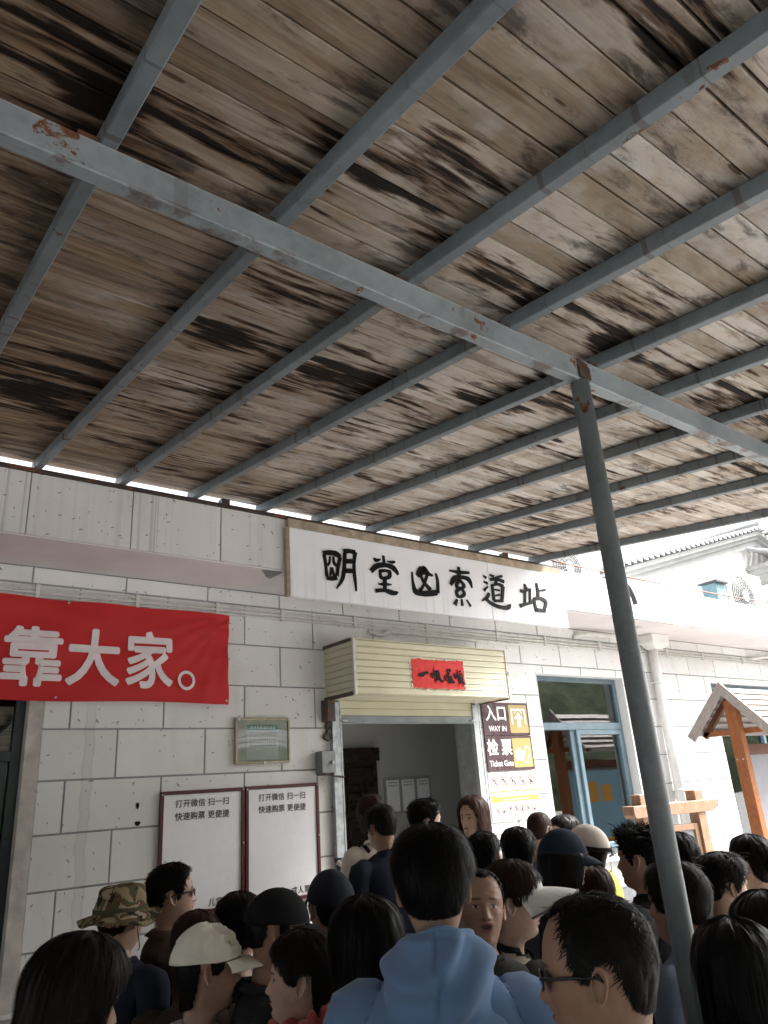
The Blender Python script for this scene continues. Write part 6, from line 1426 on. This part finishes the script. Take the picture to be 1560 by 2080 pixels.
p = mk('scarf', 'short haired woman in profile wearing a ruffled coral scarf', skin=0, woman=True, H_extra=.024, pitch=2)
p.hair('soft', 'crop', t0=.008, t1=.020, L=.05, lift=.005, seed=10, **NEAR); p.dress(cloth('cream_jacket', (.45, .42, .38)), neck=1.41)
V, q = grid(lambda u, v: ((.082+.040*np.cos(v*6.283)+.010*np.sin(u*60+v*14)+.008*np.sin(u*37-v*20))*np.sin(u*6.283), -.015+(.082+.040*np.cos(v*6.283)+.010*np.sin(u*60+v*14)+.008*np.sin(u*37-v*20))*np.cos(u*6.283), 1.452-.028*np.cos(u*6.283)+.045*np.sin(v*6.283)+.009*np.sin(u*52+v*9)+.007*np.cos(u*90)), 150, 22, True)
p.add('scarf', V, [q], cloth('coral_scarf', (.52, .11, .11), sheen=.3, crease=.5))

p = mk('bigblack', 'person with thick black bobbed hair left of the blue hoodie', skin=1, woman=True, H_extra=.036)
p.hair('black', 'bob', t0=.022, t1=.032, L=.085, lift=.004, seed=11, **NEAR); p.dress(BLK, collar=('stand', BLK))

# the man in the blue hoodie, seen from behind
HB = cloth('blue_hoodie_fleece', (.125, .215, .385), sheen=.25, crease=.55, weave=1400)
p = mk('hoodie', 'man in a blue hooded sweatshirt seen from behind in the foreground', skin=1, H_extra=.026, bw=1.04)
p.hair('black', 'short', t0=.010, t1=.030, L=.045, lift=.009, seed=12, n=8000, width=.0010); p.dress(HB, neck=1.41, off=.018, folds=.010, name='hoodie')
def hood(u, v):
    ph = (u-.5)*2*np.radians(158); c = np.cos(ph); bk = sst(c, -.35, .95); ds = v*8
    Rb = np.interp(ds, range(9), [.070, .078, .100, .128, .146, .156, .158, .138, .112]); Zb = np.interp(ds, range(9), [1.40, 1.455, 1.515, 1.508, 1.465, 1.40, 1.325, 1.27, 1.275])
    Rs = np.interp(ds, range(9), [.068, .072, .082, .096, .112, .128, .142, .150, .150]); Zs = np.interp(ds, range(9), [1.385, 1.43, 1.474, 1.474, 1.452, 1.422, 1.392, 1.370, 1.355])
    Rf = np.interp(ds, range(9), [.066, .068, .074, .082, .090, .096, .100, .102, .102]); Zf = np.interp(ds, range(9), [1.372, 1.395, 1.412, 1.410, 1.396, 1.376, 1.352, 1.335, 1.325])
    sd = 1-np.abs(c); w1 = bk; w2 = (1-bk)*sst(c, -.95, -.2); w3 = 1-w1-w2; Rr = Rb*w1+Rs*w2+Rf*w3; Z = Zb*w1+Zs*w2+Zf*w3
    x_ = Rr*np.sin(ph)*1.12; rho = np.hypot(x_*.85+.012, (Z-1.545)); env = sst(v, .22, .42)*(1-.35*sst(v, .85, 1))
    sw = np.cos(rho*33+x_*9+.4*np.sin(x_*21))**2; fold = env*(.027*sw**1.8-.008)+np.sin(ph*4-v*9)*.005*env-.010*np.exp(-(x_/.007)**2)*sst(v, .25, .4)
    lip = sst(v, .10, .2)*sst(v, .36, .26); Rr = Rr+fold+lip*(.012*np.sin(ph*2.3+.8)+.006*np.sin(ph*7)); Z = Z+lip*(.014*np.sin(ph*1.7+1.2)+.005*np.sin(ph*6+1))
    return Rr*np.sin(ph)*.90, -.018-Rr*c*np.where(c > 0, 1.0, .95), Z-.012
V, q = grid(hood, 130, 64, False, .004); p.add('hood', V, [q], HB)
for k, (a0, a1, zz, rr_) in enumerate(((-70, 75, .0, 0), )):
    pts = []
    for w in np.linspace(-150, 150, 60):
        X, Y, Z = hood(np.array([.5+w/316.0]), np.array([.285])); pts.append((X[0], Y[0], Z[0]+.001, .0058, .0058))
    V, q, t3 = loft(pts, 8, up=(0, 0, 1)); p.add('hood_hem', V, [q, t3], HB)

p = mk('oldman', 'older man with receding grey hair facing the camera with his mouth open', skin=2, hs=.95, H_extra=.010, pitch=12, roll=-4, mouth=.009, sink=.022)
p.hair('grey', 'recede', t0=.004, t1=.008, L=.022, lift=.005, seed=13, **MID); p.dress(cloth('dark_olive_jacket', (.035, .034, .030)), collar=('shirt', cloth('dark_olive_jacket', (.035, .034, .030))))

p = mk('visor', 'woman in a white sun visor and khaki vest over black sleeves', skin=0, woman=True, H_extra=.030, pitch=-6)
p.hair('brown', 'crop', t0=.012, t1=.030, L=.06, lift=.007, seed=14, **MID); p.visor(cloth('white_visor_cloth', (.72, .72, .70)), cloth('grey_visor_edge', (.16, .16, .17))); p.dress(BLK, collar=('stand', BLK, dict(h=.05))); p.garment('vest', cloth('khaki_vest', (.30, .28, .21)), .86, 1.40, .026, arms=False, folds=.008, seed=4, vneck=.06)

p = mk('specs', 'man in dark rimmed glasses with short greying hair, seen from behind at lower right', skin=2, H_extra=.014, hs=1.04, bw=1.06, pitch=-4, sink=.022)
p.hair('grey', 'recede', t0=.003, t1=.009, L=.018, lift=.005, seed=15, n=11000, width=.0009); p.glasses(thick=.0021); p.dress(CHAR, collar=('ring', CHAR), neck=1.40)

p = mk('tall', 'tall man with spiky black hair in profile left of the round post', skin=2, H_extra=.030, sink=.022)
p.hair('black', 'short', t0=.005, t1=.022, L=.034, lift=.010, spike=.75, seed=16, n=3200, width=.0014); p.dress(BLK, collar=('stand', BLK))

p = mk('post', 'man in a grey blue shirt whose head is crossed by the round post', skin=2, H_extra=.026, hs=1.10, sink=.022)
p.hair('soft', 'short', t0=.012, t1=.026, L=.045, seed=17, **MID); p.dress(cloth('grey_blue_shirt', (.15, .19, .27)), collar=('shirt', cloth('grey_blue_shirt', (.15, .19, .27))))

p = mk('right', 'black haired man facing right beside the woman with a bun', skin=1, H_extra=.026, pitch=-4, sink=.022)
p.hair('black', 'short', t0=.010, t1=.030, L=.040, lift=.009, spike=.2, seed=18, **MID); p.dress(CHAR, collar=('ring', CHAR))

p = mk('bun', 'woman with black hair tied in a bun and a pale blue collar', skin=0, woman=True, H_extra=.024)
o = p.hair('black', 'tied', t0=.008, t1=.024, L=.05, seed=19, **MID); V, q, U = blob_hair((0, -.130, .115), (.050, .040, .050), 4); p.head('hair_bun', V, [q], HM['black'], o, U, 'uv'); lb = cloth('pale_blue_shirt', (.36, .44, .58)); p.dress(lb, collar=('shirt', lb, dict(r=1.05)))
p.garment('vest', NAVY, .86, 1.385, .022, arms=False, seed=5)

p = mk('edge', 'dark brown haired person cut off by the right edge of the picture', skin=1, woman=True, H_extra=.034)
p.hair('soft', 'bob', t0=.022, t1=.030, L=.07, seed=20, **MID); p.dress(CHAR, collar=('stand', CHAR))

p = mk('hood', 'person with smooth glossy black hair seen from behind in the lower right corner', skin=1, woman=True, H_extra=.034)
p.hair('sleek', 'long', t0=.020, t1=.030, L=.16, lift=.002, seed=21, n=6000, width=.0010); p.dress(BLK, collar=('ring', BLK))

p = mk('pony', 'dark haired woman with a low ponytail just right of the round post', skin=0, woman=True, H_extra=.022)
o = p.hair('black', 'tied', t0=.008, t1=.020, L=.05, seed=22, **FAR); V, q, t3 = loft(refine([(0, -.10, .10, .02, .02), (0, -.135, .07, .026, .024), (.005, -.14, .0, .026, .022), (.01, -.13, -.08, .018, .016), (.012, -.125, -.14, .006, .006)], 3), 12); p.head('ponytail', V, [q, t3], HM['black'], o, V*np.array([30, 6, 6]), 'uv'); p.dress(cloth('mid_grey_jacket', (.12, .11, .115)), collar=('ring', cloth('mid_grey_jacket', (.12, .11, .115))))

p = mk('short', 'short person with smooth dark brown hair in front of the yellow vest', skin=1, woman=True, H_extra=.028, hs=.94)
p.hair('brown', 'bob', t0=.014, t1=.024, L=.07, lift=.002, seed=23, **FAR); p.dress(cloth('tan_jacket', (.22, .18, .15)), collar=('ring', cloth('tan_jacket', (.22, .18, .15))))

p = mk('navylong', 'long haired woman in a navy baseball cap with the bill to the right', skin=0, woman=True, H_extra=.024, pitch=-6)
p.hair('black', 'long', t0=.024, t1=.006, L=.12, lift=.003, seed=24, low_only=True, n=2000, width=.002); p.cap(cloth('navy_cap_cotton', (.011, .020, .034)), tilt=-6); p.dress(BLK, collar=('ring', BLK))
for sg in (-1, 1):
    V, q, t3 = loft(refine([(sg*.09, .11, 1.10, .020, .006), (sg*.105, .108, 1.26, .022, .006), (sg*.112, .05, 1.395, .024, .006), (sg*.108, -.05, 1.405, .024, .006), (sg*.10, -.14, 1.30, .022, .006)], 3), 8); p.add('bag_strap', V, [q, t3], CHAR)

p = mk('goggles', 'person in a cream cap with goggles strapped behind and a yellow vest', skin=1, H_extra=.024, pitch=4, sink=.075)
p.hair('black', 'crop', t0=.006, t1=.004, low_only=True, L=.03, seed=25, **FAR); p.cap(cloth('pale_cap_cotton', (.60, .55, .50)), tilt=4); yv = cloth('yellow_vest', (.55, .58, .10)); p.dress(CHAR, collar=('ring', CHAR)); p.garment('vest', yv, .86, 1.425, .026, arms=False, folds=.006, seed=7); p.collar('stand', yv, h=.085, r=1.12)
V, q = grid(lambda u, v: (.0965*np.sin(u*6.283), -.008+.1225*np.cos(u*6.283), .128+.022*v-.035*np.cos(u*6.283)*-1*.4), 48, 3, True, .003); st = p.head('goggle_strap', V, [q], BLK)
V, q = grid(lambda u, v: (.040*(2*u-1), -.134-.012*(v > .3)-.010*np.cos((2*u-1)*1.5)*(v > .3), .112+.020*np.sin((v-.5)*3.1)), 14, 9, False, .006); p.head('goggle_lens', V, [q], cloth('silver_goggle', (.10, .10, .11), rough=.25, spec=.6), st)

p = mk('child', 'child with close cropped dark hair held up beside the white notice', skin=0, hs=.88, bw=.9, H_extra=.006)
p.hair('brown', 'short', t0=.002, t1=.004, L=.008, lift=.002, seed=26, **FAR); p.dress(cloth('dull_blue_top', (.06, .08, .13)), collar=('ring', cloth('dull_blue_top', (.06, .08, .13))))

p = mk('window', 'black haired person in front of the window behind the cream cap', skin=0, H_extra=.024, ground=.0)
p.hair('black', 'short', t0=.010, t1=.026, L=.045, seed=27, **FAR); p.dress(CHAR, collar=('ring', CHAR))

p = mk('boy1', 'young person with neat black hair seen from behind, right of the other boy', skin=1, H_extra=.026, hs=.98)
p.hair('black', 'short', t0=.008, t1=.028, L=.035, seed=28, **FAR); p.dress(cloth('grey_stripe_top', (.16, .16, .17)), collar=('ring', cloth('grey_stripe_top', (.16, .16, .17))))
p = mk('boy2', 'young person with black hair and reddish ears directly below the long haired woman', skin=1, H_extra=.026, hs=.94, ground=.0)
p.hair('black', 'short', t0=.006, t1=.026, L=.035, spike=.2, seed=29, **FAR); p.dress(cloth('white_tee', (.55, .55, .54)), collar=('ring', cloth('white_tee', (.55, .55, .54))))

p = mk('doorwoman', 'woman with long wavy brown hair and sunglasses on her head looking towards the left', skin=0, woman=True, H_extra=.026, ground=.12, dh=0, turn=-4)
p.hair('wavy', 'long', t0=.020, t1=.024, L=.13, lift=.006, wave=.010, seed=30, n=2600, width=.0020); p.glasses(on_top=True, thick=.003); p.dress(cloth('white_blouse', (.52, .52, .51)), collar=('shirt', cloth('white_blouse', (.52, .52, .51))))

p = mk('doorman', 'black haired man in profile inside the doorway facing right', skin=0, H_extra=.026, ground=.12, sink=.022)
p.hair('black', 'short', t0=.006, t1=.026, L=.034, lift=.009, spike=.3, seed=31, **FAR); p.dress(BLK, collar=('stand', BLK))

p = mk('grey', 'man with greying hair and navy jacket bending towards the doorway', skin=2, H_extra=.022, ground=.12, pitch=-10, sink=.022)
p.hair('grey', 'short', t0=.006, t1=.022, L=.030, seed=32, **FAR); p.dress(NAVY, collar=('stand', NAVY))

p = mk('coat', 'woman with reddish brown hair in a cream coat holding a phone', skin=0, woman=True, H_extra=.026, ground=.12, base='phone', pitch=-14)
p.hair('brown', 'bob', t0=.012, t1=.024, L=.07, seed=33, **FAR); p.dress(CREAM, collar=('ring', CREAM), folds=.008)
V, q, t3 = loft(refine([(.02, .125, 1.08, .014, .005), (-.06, .12, 1.28, .014, .005), (-.115, .03, 1.395, .015, .005), (-.10, -.10, 1.37, .014, .005), (-.0, -.135, 1.15, .014, .005)], 3), 8); p.add('bag_strap', V, [q, t3], BLK)
HANDPOS = p.root
ph = tag(MB().obox(Matrix.Identity(4), .075, .010, .15).build('phone', cloth('black_phone', (.012, .012, .014), rough=.2, spec=.6), None, .004), 'black smartphone held up by the woman in the cream coat', 'phone')
hw = p.T(np.array([[-.15, .30, 1.262]]))[0]; a = p.root.rotation_euler.z; ph.location = (p.root.location.x+hw[0]*math.cos(a)-hw[1]*math.sin(a), p.root.location.y+hw[0]*math.sin(a)+hw[1]*math.cos(a), .12+hw[2]); ph.rotation_euler = (R(-38), 0, a)

def backpack():
    x, y, top, hd = PL['post']; a = -R(hd); bx, by = x+.21*math.sin(a), y-.21*math.cos(a); t = thing('backpack', 'black backpack with white piping on the back of the man in the grey blue shirt', 'backpack', (bx, by, .88), a)
    V, q = grid(lambda u, v: (.150*np.sign(np.cos(u*6.283))*np.abs(np.cos(u*6.283))**.6*np.sin(v*3.1416)**.35, .075*np.sign(np.sin(u*6.283))*np.abs(np.sin(u*6.283))**.7*np.sin(v*3.1416)**.35, .22-.22*np.cos(v*3.1416)), 36, 18, True)
    V = V+lump(V, .004, 24, 2); me = np_mesh('shell', V, [q], {'hc': V}); me.materials.append(BLK); link('shell', me, None, t)
    for k in (-.115, .115):
        V, q, t3 = loft(refine([(k, -.062, .06, .005, .005), (k*.98, -.078, .22, .005, .005), (k*.9, -.066, .38, .005, .005), (k*.5, -.05, .43, .005, .005)], 4), 8); me = np_mesh('piping', V, [q, t3], {'hc': V}); me.materials.append(WHT); link('piping', me, None, t)
backpack()
